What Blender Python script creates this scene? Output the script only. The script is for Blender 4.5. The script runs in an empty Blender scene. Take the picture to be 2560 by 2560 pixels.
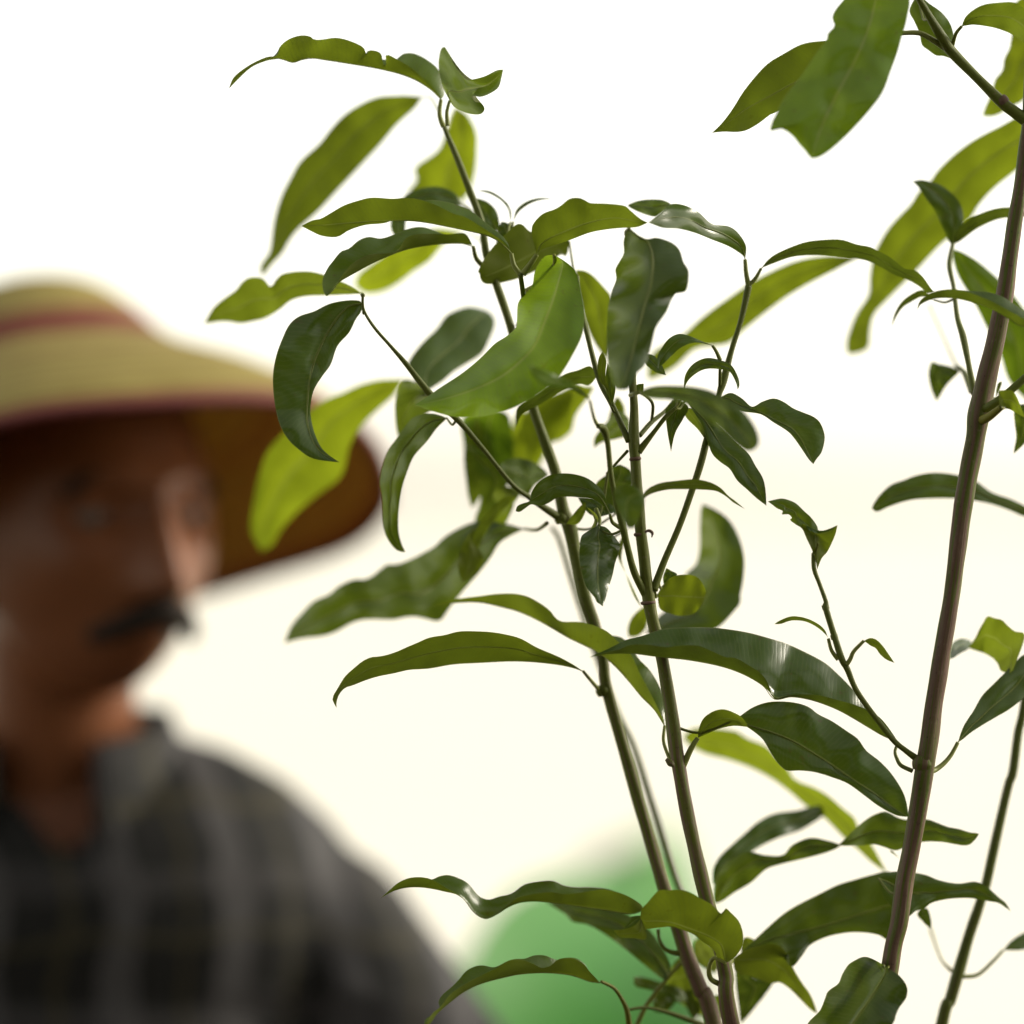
import bpy, bmesh, math, random
from mathutils import Vector, Matrix, noise
R = math.radians
random.seed(7)
SC = bpy.context.scene
COL = SC.collection

# ------------------------------------------------------------------ camera, sky, sun, exposure
CAM_H = 1.5
FOC, SENS = 85.0, 24.0
FDIST = 1.70
KPX = SENS / FOC / 2560.0            # metres per photo pixel at one metre
cam = bpy.data.cameras.new('camera')
cam.lens = FOC; cam.sensor_width = SENS; cam.sensor_fit = 'HORIZONTAL'
cam.clip_start = 0.05; cam.clip_end = 6000
cam.dof.use_dof = True; cam.dof.focus_distance = FDIST; cam.dof.aperture_fstop = 1.6
cam.dof.aperture_blades = 0
camo = bpy.data.objects.new('camera', cam); COL.objects.link(camo)
camo.location = (0, 0, CAM_H); camo.rotation_euler = (R(90), 0, 0)
SC.camera = camo

SUN_EL, SUN_AZ = 27.0, 76.0          # azimuth clockwise from +Y (view direction) to +X
w = bpy.data.worlds.new('World'); SC.world = w; w.use_nodes = True
nt = w.node_tree
sky = nt.nodes.new('ShaderNodeTexSky'); sky.sky_type = 'NISHITA'; sky.sun_disc = False
sky.sun_elevation = R(SUN_EL); sky.sun_rotation = R(SUN_AZ)
sky.air_density = 1.0; sky.dust_density = 1.2; sky.ozone_density = 1.0
nt.nodes['Background'].inputs['Strength'].default_value = 0.15
hs = nt.nodes.new('ShaderNodeHueSaturation'); hs.inputs['Saturation'].default_value = 0.22      # thin bright overcast
nt.links.new(sky.outputs[0], hs.inputs['Color'])
wm = nt.nodes.new('ShaderNodeMix'); wm.data_type = 'RGBA'; wm.blend_type = 'MULTIPLY'; wm.inputs[0].default_value = 1.0
wm.inputs[7].default_value = (1.06, 1.0, 0.88, 1)
nt.links.new(hs.outputs[0], wm.inputs[6])
nt.links.new(wm.outputs[2], nt.nodes['Background'].inputs['Color'])
sd = bpy.data.lights.new('sun', 'SUN'); sd.energy = 1.5; sd.angle = R(14); sd.color = (1.0, 0.92, 0.78)
so = bpy.data.objects.new('sun', sd); COL.objects.link(so)
dirv = Vector((math.sin(R(SUN_AZ)) * math.cos(R(SUN_EL)), math.cos(R(SUN_AZ)) * math.cos(R(SUN_EL)), math.sin(R(SUN_EL))))
so.rotation_euler = dirv.to_track_quat('Z', 'Y').to_euler()
so.location = dirv * 20
vs = SC.view_settings
vs.view_transform = 'Standard'; vs.look = 'None'; vs.gamma = 1.0; vs.use_curve_mapping = False
vs.exposure = 1.0
SC.render.film_transparent = False
SC.cycles.use_denoising = True
SC.cycles.max_bounces = 10
SC.cycles.transmission_bounces = 8

# ------------------------------------------------------------------ helpers
def W(px, py, d):
    """photo pixel + distance in metres -> point in the world"""
    return Vector(((px - 1280.0) * KPX * d, d, CAM_H + (1280.0 - py) * KPX * d))

S8, S6 = 800 / 1932.0, 600 / 1932.0
REG = {0: (0, 0, 2560 / 1932.0), 1: (500, 0, S8), 2: (1100, 400, S8), 3: (1760, 0, S8), 4: (500, 600, S8),
       5: (1200, 900, S8), 6: (1760, 700, S8), 7: (680, 1300, S8), 8: (1400, 1500, S8),
       9: (900, 1960, S6), 10: (1400, 1960, S6), 11: (1960, 1960, S6),
       12: (2160, 1400, 400 / 1288.0), 13: (2160, 700, 400 / 1288.0)}

def pts(reg, s):
    ox, oy, k = REG[reg]
    out = []
    for t in s.split():
        a, b = t.split(',')
        out.append((ox + float(a) * k, oy + float(b) * k))
    return out

def catmull(P, sub=8):
    n = len(P)
    if n < 3:
        return [tuple(p) for p in P]
    out = []
    dim = len(P[0])
    for i in range(n - 1):
        p0 = P[i - 1] if i > 0 else P[i]
        p1, p2 = P[i], P[i + 1]
        p3 = P[i + 2] if i + 2 < n else P[i + 1]
        for k in range(sub):
            t = k / sub
            a = -0.5 * t + t * t - 0.5 * t ** 3
            b = 1 - 2.5 * t * t + 1.5 * t ** 3
            c = 0.5 * t + 2 * t * t - 1.5 * t ** 3
            d = -0.5 * t * t + 0.5 * t ** 3
            out.append(tuple(a * p0[q] + b * p1[q] + c * p2[q] + d * p3[q] for q in range(dim)))
    out.append(tuple(P[-1]))
    return out

def resample(P, n):
    L = [0.0]
    for i in range(1, len(P)):
        L.append(L[-1] + math.dist(P[i - 1][:2], P[i][:2]) + 1e-9)
    tot = L[-1]; out = []; j = 0
    for i in range(n):
        s = tot * i / (n - 1)
        while j < len(P) - 2 and L[j + 1] < s:
            j += 1
        f = min(1, max(0, (s - L[j]) / (L[j + 1] - L[j])))
        out.append(tuple(P[j][q] + (P[j + 1][q] - P[j][q]) * f for q in range(len(P[0]))))
    return out

def mesh_obj(name, verts, faces, mat, parent=None, uvs=None, smooth=True, color=None):
    me = bpy.data.meshes.new(name)
    off = Vector((0, 0, 0)); q = parent
    while q is not None:                      # points are given in the world; pieces sit at their thing's origin
        off += q.location; q = q.parent
    me.from_pydata([tuple(Vector(v) - off) for v in verts], [], faces)
    if uvs is not None:
        ul = me.uv_layers.new(name='UVMap')
        for lp in me.loops:
            ul.data[lp.index].uv = uvs[lp.vertex_index]
    if smooth:
        for p in me.polygons:
            p.use_smooth = True
    if mat:
        me.materials.append(mat)
    me.update()
    o = bpy.data.objects.new(name, me); COL.objects.link(o)
    if parent is not None:
        o.parent = parent
    if color:
        o.color = color
    return o

def empty(name, loc):
    e = bpy.data.objects.new(name, None); COL.objects.link(e); e.location = loc
    e.empty_display_size = 0.05
    return e

def tag(o, label=None, cat=None, group=None, kind=None):
    if label: o['label'] = label
    if cat: o['category'] = cat
    if group: o['group'] = group
    if kind: o['kind'] = kind
    return o

# ------------------------------------------------------------------ materials
def new_mat(name):
    m = bpy.data.materials.new(name); m.use_nodes = True
    t = m.node_tree
    return m, t, t.nodes, t.links, t.nodes['Principled BSDF']

def mixc(N, Lk, fac, a, b):
    n = N.new('ShaderNodeMix'); n.data_type = 'RGBA'
    for sock, val in ((n.inputs[0], fac), (n.inputs[6], a), (n.inputs[7], b)):
        if isinstance(val, (int, float)): sock.default_value = val
        elif isinstance(val, tuple): sock.default_value = (*val, 1)
        else: Lk.new(val, sock)
    return n.outputs[2]

def math_n(N, Lk, op, a, b=None, c=None, clamp=False):
    n = N.new('ShaderNodeMath'); n.operation = op; n.use_clamp = clamp
    for i, v in enumerate((a, b, c)):
        if v is None: continue
        if isinstance(v, (int, float)): n.inputs[i].default_value = v
        else: Lk.new(v, n.inputs[i])
    return n.outputs[0]

def leaf_material():
    m, t, N, Lk, bs = new_mat('leaf_blade')
    geo = N.new('ShaderNodeNewGeometry'); oi = N.new('ShaderNodeObjectInfo')
    sep = N.new('ShaderNodeSeparateColor'); Lk.new(oi.outputs['Color'], sep.inputs[0])
    age, yel, bri = sep.outputs[0], sep.outputs[1], sep.outputs[2]
    uv = N.new('ShaderNodeUVMap'); uv.uv_map = 'UVMap'
    sx = N.new('ShaderNodeSeparateXYZ'); Lk.new(uv.outputs[0], sx.inputs[0])
    av = math_n(N, Lk, 'ABSOLUTE', sx.outputs[1])
    # large mottling over the blade
    no = N.new('ShaderNodeTexNoise'); no.inputs['Scale'].default_value = 45; no.inputs['Detail'].default_value = 5
    tc = N.new('ShaderNodeTexCoord'); Lk.new(tc.outputs['Object'], no.inputs['Vector'])
    mott = N.new('ShaderNodeMapRange'); Lk.new(no.outputs[0], mott.inputs[0])
    mott.inputs[1].default_value = 0.3; mott.inputs[2].default_value = 0.7
    mott.inputs[3].default_value = 0.86; mott.inputs[4].default_value = 1.12
    # side veins: closely set, sweeping forward from the midrib
    s1 = math_n(N, Lk, 'MULTIPLY', av, 0.62)
    s2 = math_n(N, Lk, 'SUBTRACT', sx.outputs[0], s1)
    n2 = N.new('ShaderNodeTexNoise'); n2.inputs['Scale'].default_value = 3.0; Lk.new(uv.outputs[0], n2.inputs['Vector'])
    s3 = math_n(N, Lk, 'MULTIPLY_ADD', n2.outputs[0], 0.25, s2)
    s4 = math_n(N, Lk, 'MULTIPLY', s3, 2 * math.pi / 0.21)
    s5 = math_n(N, Lk, 'SINE', s4)
    vein = math_n(N, Lk, 'POWER', math_n(N, Lk, 'MULTIPLY_ADD', s5, 0.5, 0.5), 5.0)
    rib = N.new('ShaderNodeMapRange'); rib.interpolation_type = 'SMOOTHSTEP'; Lk.new(av, rib.inputs[0])
    rib.inputs[1].default_value = 0.015; rib.inputs[2].default_value = 0.06; rib.inputs[3].default_value = 1; rib.inputs[4].default_value = 0
    edge = N.new('ShaderNodeMapRange'); Lk.new(av, edge.inputs[0])
    edge.inputs[1].default_value = 0.955; edge.inputs[2].default_value = 1.0; edge.inputs[3].default_value = 0; edge.inputs[4].default_value = 0.55
    top = mixc(N, Lk, age, (0.019, 0.046, 0.006), (0.090, 0.190, 0.008))
    und = mixc(N, Lk, age, (0.066, 0.076, 0.018), (0.125, 0.150, 0.024))
    tra = mixc(N, Lk, age, (0.090, 0.135, 0.010), (0.270, 0.335, 0.010))
    tra = mixc(N, Lk, oi.outputs['Alpha'], (0.175, 0.300, 0.012), tra)
    col = mixc(N, Lk, geo.outputs['Backfacing'], top, und)
    ms = N.new('ShaderNodeVectorMath'); ms.operation = 'SCALE'; Lk.new(col, ms.inputs[0]); Lk.new(mott.outputs[0], ms.inputs[3])
    c2 = mixc(N, Lk, math_n(N, Lk, 'MULTIPLY', vein, 0.24), ms.outputs[0], (0.12, 0.15, 0.04))
    c3 = mixc(N, Lk, math_n(N, Lk, 'MULTIPLY', rib.outputs[0], 0.6), c2, (0.22, 0.26, 0.08))
    c4 = mixc(N, Lk, edge.outputs[0], c3, (0.16, 0.17, 0.07))
    # small brown specks of wear
    vo = N.new('ShaderNodeTexNoise'); vo.inputs['Scale'].default_value = 240; vo.inputs['Detail'].default_value = 2; Lk.new(tc.outputs['Object'], vo.inputs['Vector'])
    sp = N.new('ShaderNodeMapRange'); Lk.new(vo.outputs[0], sp.inputs[0])
    sp.inputs[1].default_value = 0.67; sp.inputs[2].default_value = 0.73; sp.inputs[3].default_value = 0; sp.inputs[4].default_value = 0.75
    c5 = mixc(N, Lk, sp.outputs[0], c4, (0.05, 0.028, 0.012))
    vb = N.new('ShaderNodeTexNoise'); vb.inputs['Scale'].default_value = 85; vb.inputs['Detail'].default_value = 4; vb.inputs['Roughness'].default_value = 0.7; Lk.new(tc.outputs['Object'], vb.inputs['Vector'])
    sb = N.new('ShaderNodeMapRange'); Lk.new(vb.outputs[0], sb.inputs[0])
    sb.inputs[1].default_value = 0.68; sb.inputs[2].default_value = 0.76; sb.inputs[3].default_value = 0; sb.inputs[4].default_value = 0.55
    c5 = mixc(N, Lk, sb.outputs[0], c5, (0.075, 0.050, 0.018))
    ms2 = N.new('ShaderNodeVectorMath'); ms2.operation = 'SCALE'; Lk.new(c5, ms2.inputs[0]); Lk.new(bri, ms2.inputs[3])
    Lk.new(ms2.outputs[0], bs.inputs['Base Color'])
    rg = N.new('ShaderNodeMix'); rg.data_type = 'FLOAT'; Lk.new(geo.outputs['Backfacing'], rg.inputs[0])
    rg.inputs[2].default_value = 0.22; rg.inputs[3].default_value = 0.55
    rn = math_n(N, Lk, 'MULTIPLY_ADD', no.outputs[0], 0.22, math_n(N, Lk, 'SUBTRACT', rg.outputs[0], 0.11))
    Lk.new(rn, bs.inputs['Roughness'])
    sg = N.new('ShaderNodeMix'); sg.data_type = 'FLOAT'; Lk.new(geo.outputs['Backfacing'], sg.inputs[0])
    sg.inputs[2].default_value = 0.55; sg.inputs[3].default_value = 0.22
    Lk.new(sg.outputs[0], bs.inputs['Specular IOR Level'])
    bump = N.new('ShaderNodeBump'); bump.inputs['Strength'].default_value = 0.18; bump.inputs['Distance'].default_value = 0.0006
    hgt = math_n(N, Lk, 'MULTIPLY_ADD', no.outputs[0], 0.30, math_n(N, Lk, 'MULTIPLY', vein, -0.14))
    Lk.new(hgt, bump.inputs['Height'])
    Lk.new(bump.outputs[0], bs.inputs['Normal'])
    tb = N.new('ShaderNodeBsdfTranslucent')
    tcol = mixc(N, Lk, math_n(N, Lk, 'MULTIPLY', vein, 0.18), tra, (0.05, 0.07, 0.01))
    tcol = mixc(N, Lk, math_n(N, Lk, 'MULTIPLY', rib.outputs[0], 0.5), tcol, (0.26, 0.30, 0.06))
    tm = N.new('ShaderNodeVectorMath'); tm.operation = 'SCALE'; Lk.new(tcol, tm.inputs[0]); Lk.new(mott.outputs[0], tm.inputs[3])
    Lk.new(tm.outputs[0], tb.inputs['Color'])
    ad = N.new('ShaderNodeMixShader'); Lk.new(math_n(N, Lk, 'MULTIPLY', yel, 1.0), ad.inputs[0])
    Lk.new(bs.outputs[0], ad.inputs[1]); Lk.new(tb.outputs[0], ad.inputs[2])
    Lk.new(ad.outputs[0], N['Material Output'].inputs['Surface'])
    return m

def stem_material():
    m, t, N, Lk, bs = new_mat('stem_bark')
    oi = N.new('ShaderNodeObjectInfo'); sep = N.new('ShaderNodeSeparateColor'); Lk.new(oi.outputs['Color'], sep.inputs[0])
    uv = N.new('ShaderNodeUVMap'); uv.uv_map = 'UVMap'
    mp = N.new('ShaderNodeMapping'); mp.inputs['Scale'].default_value = (13, 6.5, 1); Lk.new(uv.outputs[0], mp.inputs[0])
    n1 = N.new('ShaderNodeTexNoise'); n1.inputs['Scale'].default_value = 1.0; n1.inputs['Detail'].default_value = 6; n1.inputs['Roughness'].default_value = 0.65
    Lk.new(mp.outputs[0], n1.inputs['Vector'])
    mr = N.new('ShaderNodeMapRange'); mr.interpolation_type = 'SMOOTHSTEP'; Lk.new(n1.outputs[0], mr.inputs[0])
    sxu = N.new('ShaderNodeSeparateXYZ'); Lk.new(uv.outputs[0], sxu.inputs[0])
    br = math_n(N, Lk, 'MULTIPLY_ADD', math_n(N, Lk, 'MINIMUM', sxu.outputs[0], 0.55), sep.outputs[2], sep.outputs[0])
    th = math_n(N, Lk, 'SUBTRACT', 0.74, math_n(N, Lk, 'MULTIPLY', br, 0.42))
    Lk.new(math_n(N, Lk, 'SUBTRACT', th, 0.045), mr.inputs[1]); Lk.new(math_n(N, Lk, 'ADD', th, 0.045), mr.inputs[2])
    green = mixc(N, Lk, sep.outputs[1], (0.085, 0.112, 0.014), (0.21, 0.20, 0.020))
    n3 = N.new('ShaderNodeTexNoise'); n3.inputs['Scale'].default_value = 3.5; n3.inputs['Detail'].default_value = 5; Lk.new(mp.outputs[0], n3.inputs['Vector'])
    brown = mixc(N, Lk, n3.outputs[0], (0.075, 0.042, 0.026), (0.185, 0.118, 0.078))
    c = mixc(N, Lk, mr.outputs[0], green, brown)
    m2 = N.new('ShaderNodeMapping'); m2.inputs['Scale'].default_value = (420, 9, 1); Lk.new(uv.outputs[0], m2.inputs[0])
    n5 = N.new('ShaderNodeTexNoise'); n5.inputs['Scale'].default_value = 1.0; n5.inputs['Detail'].default_value = 3; Lk.new(m2.outputs[0], n5.inputs['Vector'])
    fl = N.new('ShaderNodeMapRange'); Lk.new(n5.outputs[0], fl.inputs[0]); fl.inputs[1].default_value = 0.62; fl.inputs[2].default_value = 0.70; fl.inputs[3].default_value = 0; fl.inputs[4].default_value = 0.55
    c = mixc(N, Lk, fl.outputs[0], c, (0.20, 0.15, 0.10))
    fd = N.new('ShaderNodeMapRange'); Lk.new(n5.outputs[0], fd.inputs[0]); fd.inputs[1].default_value = 0.36; fd.inputs[2].default_value = 0.30; fd.inputs[3].default_value = 0; fd.inputs[4].default_value = 0.6
    c = mixc(N, Lk, fd.outputs[0], c, (0.030, 0.018, 0.012))
    Lk.new(c, bs.inputs['Base Color']); bs.inputs['Roughness'].default_value = 0.5
    bs.inputs['Specular IOR Level'].default_value = 0.22
    b = N.new('ShaderNodeBump'); b.inputs['Strength'].default_value = 0.35; b.inputs['Distance'].default_value = 0.0008
    Lk.new(n3.outputs[0], b.inputs['Height']); Lk.new(b.outputs[0], bs.inputs['Normal'])
    return m

def plain(name, col, rough=0.6, spec=0.4, bump=0.0, scale=80, var=0.25):
    m, t, N, Lk, bs = new_mat(name)
    no = N.new('ShaderNodeTexNoise'); no.inputs['Scale'].default_value = scale; no.inputs['Detail'].default_value = 5
    tc = N.new('ShaderNodeTexCoord'); Lk.new(tc.outputs['Object'], no.inputs['Vector'])
    a = tuple(x * (1 - var) for x in col); b = tuple(min(1, x * (1 + var)) for x in col)
    Lk.new(mixc(N, Lk, no.outputs[0], a, b), bs.inputs['Base Color'])
    bs.inputs['Roughness'].default_value = rough; bs.inputs['Specular IOR Level'].default_value = spec
    if bump:
        bp = N.new('ShaderNodeBump'); bp.inputs['Strength'].default_value = bump; bp.inputs['Distance'].default_value = 0.002
        Lk.new(no.outputs[0], bp.inputs['Height']); Lk.new(bp.outputs[0], bs.inputs['Normal'])
    return m

def rib_material():
    m, t, N, Lk, bs = new_mat('leaf_rib')
    oi = N.new('ShaderNodeObjectInfo'); sep = N.new('ShaderNodeSeparateColor'); Lk.new(oi.outputs['Color'], sep.inputs[0])
    c = mixc(N, Lk, sep.outputs[1], (0.110, 0.140, 0.030), (0.330, 0.360, 0.080))
    Lk.new(c, bs.inputs['Base Color']); bs.inputs['Roughness'].default_value = 0.45; bs.inputs['Specular IOR Level'].default_value = 0.25
    tb = N.new('ShaderNodeBsdfTranslucent'); Lk.new(c, tb.inputs['Color'])
    ms = N.new('ShaderNodeMixShader'); ms.inputs[0].default_value = 0.2
    Lk.new(bs.outputs[0], ms.inputs[1]); Lk.new(tb.outputs[0], ms.inputs[2]); Lk.new(ms.outputs[0], N['Material Output'].inputs['Surface'])
    return m
M_RIB = rib_material()
M_LEAF = leaf_material()
M_STEM = stem_material()

# ------------------------------------------------------------------ the ground
def ground():
    m, t, N, Lk, bs = new_mat('pale_dry_soil')
    tc = N.new('ShaderNodeTexCoord')
    n1 = N.new('ShaderNodeTexNoise'); n1.inputs['Scale'].default_value = 0.12; n1.inputs['Detail'].default_value = 8
    n2 = N.new('ShaderNodeTexNoise'); n2.inputs['Scale'].default_value = 14; n2.inputs['Detail'].default_value = 8
    Lk.new(tc.outputs['Object'], n1.inputs['Vector']); Lk.new(tc.outputs['Object'], n2.inputs['Vector'])
    c = mixc(N, Lk, n1.outputs[0], (0.74, 0.71, 0.60), (0.84, 0.82, 0.74))
    c = mixc(N, Lk, math_n(N, Lk, 'MULTIPLY', n2.outputs[0], 0.25), c, (0.62, 0.57, 0.44))
    Lk.new(c, bs.inputs['Base Color']); bs.inputs['Roughness'].default_value = 0.95
    b = N.new('ShaderNodeBump'); b.inputs['Strength'].default_value = 0.4; b.inputs['Distance'].default_value = 0.02
    Lk.new(n2.outputs[0], b.inputs['Height']); Lk.new(b.outputs[0], bs.inputs['Normal'])
    vs_, fs = [], []
    rings = [0, 2, 5, 10, 20, 40, 80, 160, 400, 1000, 2500]
    n = 48
    vs_.append((0, 0, 0))
    for r in rings[1:]:
        for i in range(n):
            a = 2 * math.pi * i / n
            x, y = r * math.cos(a), r * math.sin(a)
            z = 0.0 if r <= 10 else 0.05 * noise.noise(Vector((x * .05, y * .05, 0)))
            vs_.append((x, y, z))
    for i in range(n):
        fs.append((0, 1 + i, 1 + (i + 1) % n))
    for k in range(len(rings) - 2):
        for i in range(n):
            a, b_ = 1 + k * n + i, 1 + k * n + (i + 1) % n
            fs.append((a, a + n, b_ + n, b_))
    o = mesh_obj('ground', vs_, fs, m)
    tag(o, 'pale dry sunlit ground of the garden', None, kind='structure')
ground()

def added_dark_bed():  # unseen dark soil, added to weaken ground bounce on leaves and face
    m = plain('bounce_cutting_soil', (0.050, 0.036, 0.024), 0.95, 0.2, 0.8, 25, 0.5)
    vs_, fs = [(0, 1.5, 0.03)], []
    n = 64
    for k, (rr, z) in enumerate(((1.2, 0.03), (2.6, 0.03), (4.2, 0.02), (4.6, 0.004))):
        for i in range(n):
            a = 2 * math.pi * i / n
            q = rr * (1 + 0.05 * noise.noise(Vector((math.cos(a) * 2, math.sin(a) * 2, k))))
            vs_.append((q * 1.3 * math.cos(a), 1.5 + q * math.sin(a), z + (0.02 * noise.noise(Vector((q * 3, a * 4, 1))) if k < 3 else 0)))
    for i in range(n): fs.append((0, 1 + i, 1 + (i + 1) % n))
    for k in range(3):
        for i in range(n):
            a, c = 1 + k * n + i, 1 + k * n + (i + 1) % n
            fs.append((a, a + n, c + n, c))
    tag(mesh_obj('added_soil_bed', vs_, fs, m), 'added dark soil under the plants, out of view, cutting light bounced off the ground', None, kind='structure')
added_dark_bed()

# ------------------------------------------------------------------ unseen timber wall and eaves, added to shade leaf fronts and the face
def added_shade_shed():
    m = plain('weathered_dark_timber', (0.060, 0.044, 0.030), 0.8, 0.2, 0.4, 30, 0.4)
    mr = plain('rusty_sheet_roof', (0.11, 0.065, 0.045), 0.7, 0.3, 0.3, 12, 0.4)
    S = empty('added_shade_shed', (0, -1.6, 0))
    tag(S, 'added dark timber hut with overhanging sheet eaves, unseen behind the viewpoint, blocking front light', 'added_shade_shed')
    def box(name, a, b_, mat):
        (x0, y0, z0), (x1, y1, z1) = a, b_
        v = [(x, y, z) for x in (x0, x1) for y in (y0, y1) for z in (z0, z1)]
        f = [(0, 1, 3, 2), (4, 6, 7, 5), (0, 4, 5, 1), (2, 3, 7, 6), (0, 2, 6, 4), (1, 5, 7, 3)]
        return mesh_obj(name, v, f, mat, S, smooth=False)
    rng = random.Random(3)
    for i in range(34):
        x = -3.9 + i * 0.23
        box('plank', (x, -1.62 + rng.uniform(-.006, .006), 0), (x + 0.222, -1.58 + rng.uniform(-.006, .006), 2.72), m)
    for x in (-3.85, 0.9, 3.85):
        box('post', (x - .05, -0.22, 0), (x + .05, -0.12, 2.78), m)
    v, f = [], []
    n = 160
    for i in range(n + 1):
        x = -4.1 + 8.2 * i / n; c = 0.018 * math.sin(i * math.pi / 2.0)
        v += [(x, 0.35, 2.80 + c), (x, -1.9, 3.15 + c)]
    for i in range(n): f.append((2 * i, 2 * i + 1, 2 * i + 3, 2 * i + 2))
    o = mesh_obj('shade_roof', v, f, mr, S)
    so_ = o.modifiers.new('thick', 'SOLIDIFY'); so_.thickness = 0.004
added_shade_shed()
# ------------------------------------------------------------------ saplings: tubes and leaves
def tube(name, P3, rad, parent, color=(0, 0, 0, 1), sides=10, wob=0.05, mat=None, cap=True):
    """P3: list of (Vector, radius); smooth swept tube"""
    pts_ = [(p.x, p.y, p.z, r) for p, r in zip(P3, rad)]
    sm = catmull(pts_, 8)
    verts, uvs, faces = [], [], []
    L = 0.0; prev = None; up = Vector((0.13, -1, 0.07)).normalized(); n = len(sm)
    seed = random.random() * 100
    for i, q in enumerate(sm):
        p = Vector(q[:3])
        t = (Vector(sm[min(i + 1, n - 1)][:3]) - Vector(sm[max(i - 1, 0)][:3]))
        t = t.normalized() if t.length > 1e-9 else Vector((0, 0, 1))
        if prev is not None: L += (p - prev).length
        prev = p
        a = (up - t * up.dot(t))
        a = a.normalized() if a.length > 1e-4 else t.orthogonal().normalized()
        up = a
        b = t.cross(a)
        for k in range(sides):
            th = 2 * math.pi * k / sides
            rr = max(1e-5, q[3]) * (1 + wob * noise.noise(Vector((seed + L * 60, math.cos(th) * 1.2, math.sin(th) * 1.2))) * 2)
            verts.append(p + (a * math.cos(th) + b * math.sin(th)) * rr)
            uvs.append((L, abs(k / sides * 2 - 1)))
    for i in range(n - 1):
        for k in range(sides):
            k2 = (k + 1) % sides
            faces.append((i * sides + k, i * sides + k2, (i + 1) * sides + k2, (i + 1) * sides + k))
    if cap:
        faces.append(tuple(range(sides - 1, -1, -1)))
        faces.append(tuple((n - 1) * sides + k for k in range(sides)))
    return mesh_obj(name, verts, faces, mat or M_STEM, parent, uvs, color=color)

def dist(dz): return FDIST + dz / 100.0

def tube_px(name, sap, P, rpx, dz, brown=0.0, yellow=0.0, sides=10, wob=0.05, extra=None, grow=0.0):
    """P in photo pixels, rpx radius in pixels (list or pair), dz in cm (pair or list)"""
    n = len(P)
    def lerp(v, i):
        if isinstance(v, (int, float)): return v
        if len(v) == n: return v[i]
        f = i / (n - 1) * (len(v) - 1); k = min(int(f), len(v) - 2)
        return v[k] + (v[k + 1] - v[k]) * (f - k)
    P3, rad = [], []
    for i, p in enumerate(P):
        d = dist(lerp(dz, i))
        P3.append(W(p[0], p[1], d)); rad.append(lerp(rpx, i) * KPX * d)
    for q, r in (extra or []):
        P3.append(Vector(q)); rad.append(r)
    if name in ('main_stem', 'branch'):
        WOOD.setdefault(sap.name, []).extend(Vector(q[:3]) for q in catmull([tuple(p) for p in P3], 6))
    return tube(name, P3, rad, sap, (brown, yellow, grow, 1), sides, wob)

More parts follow.
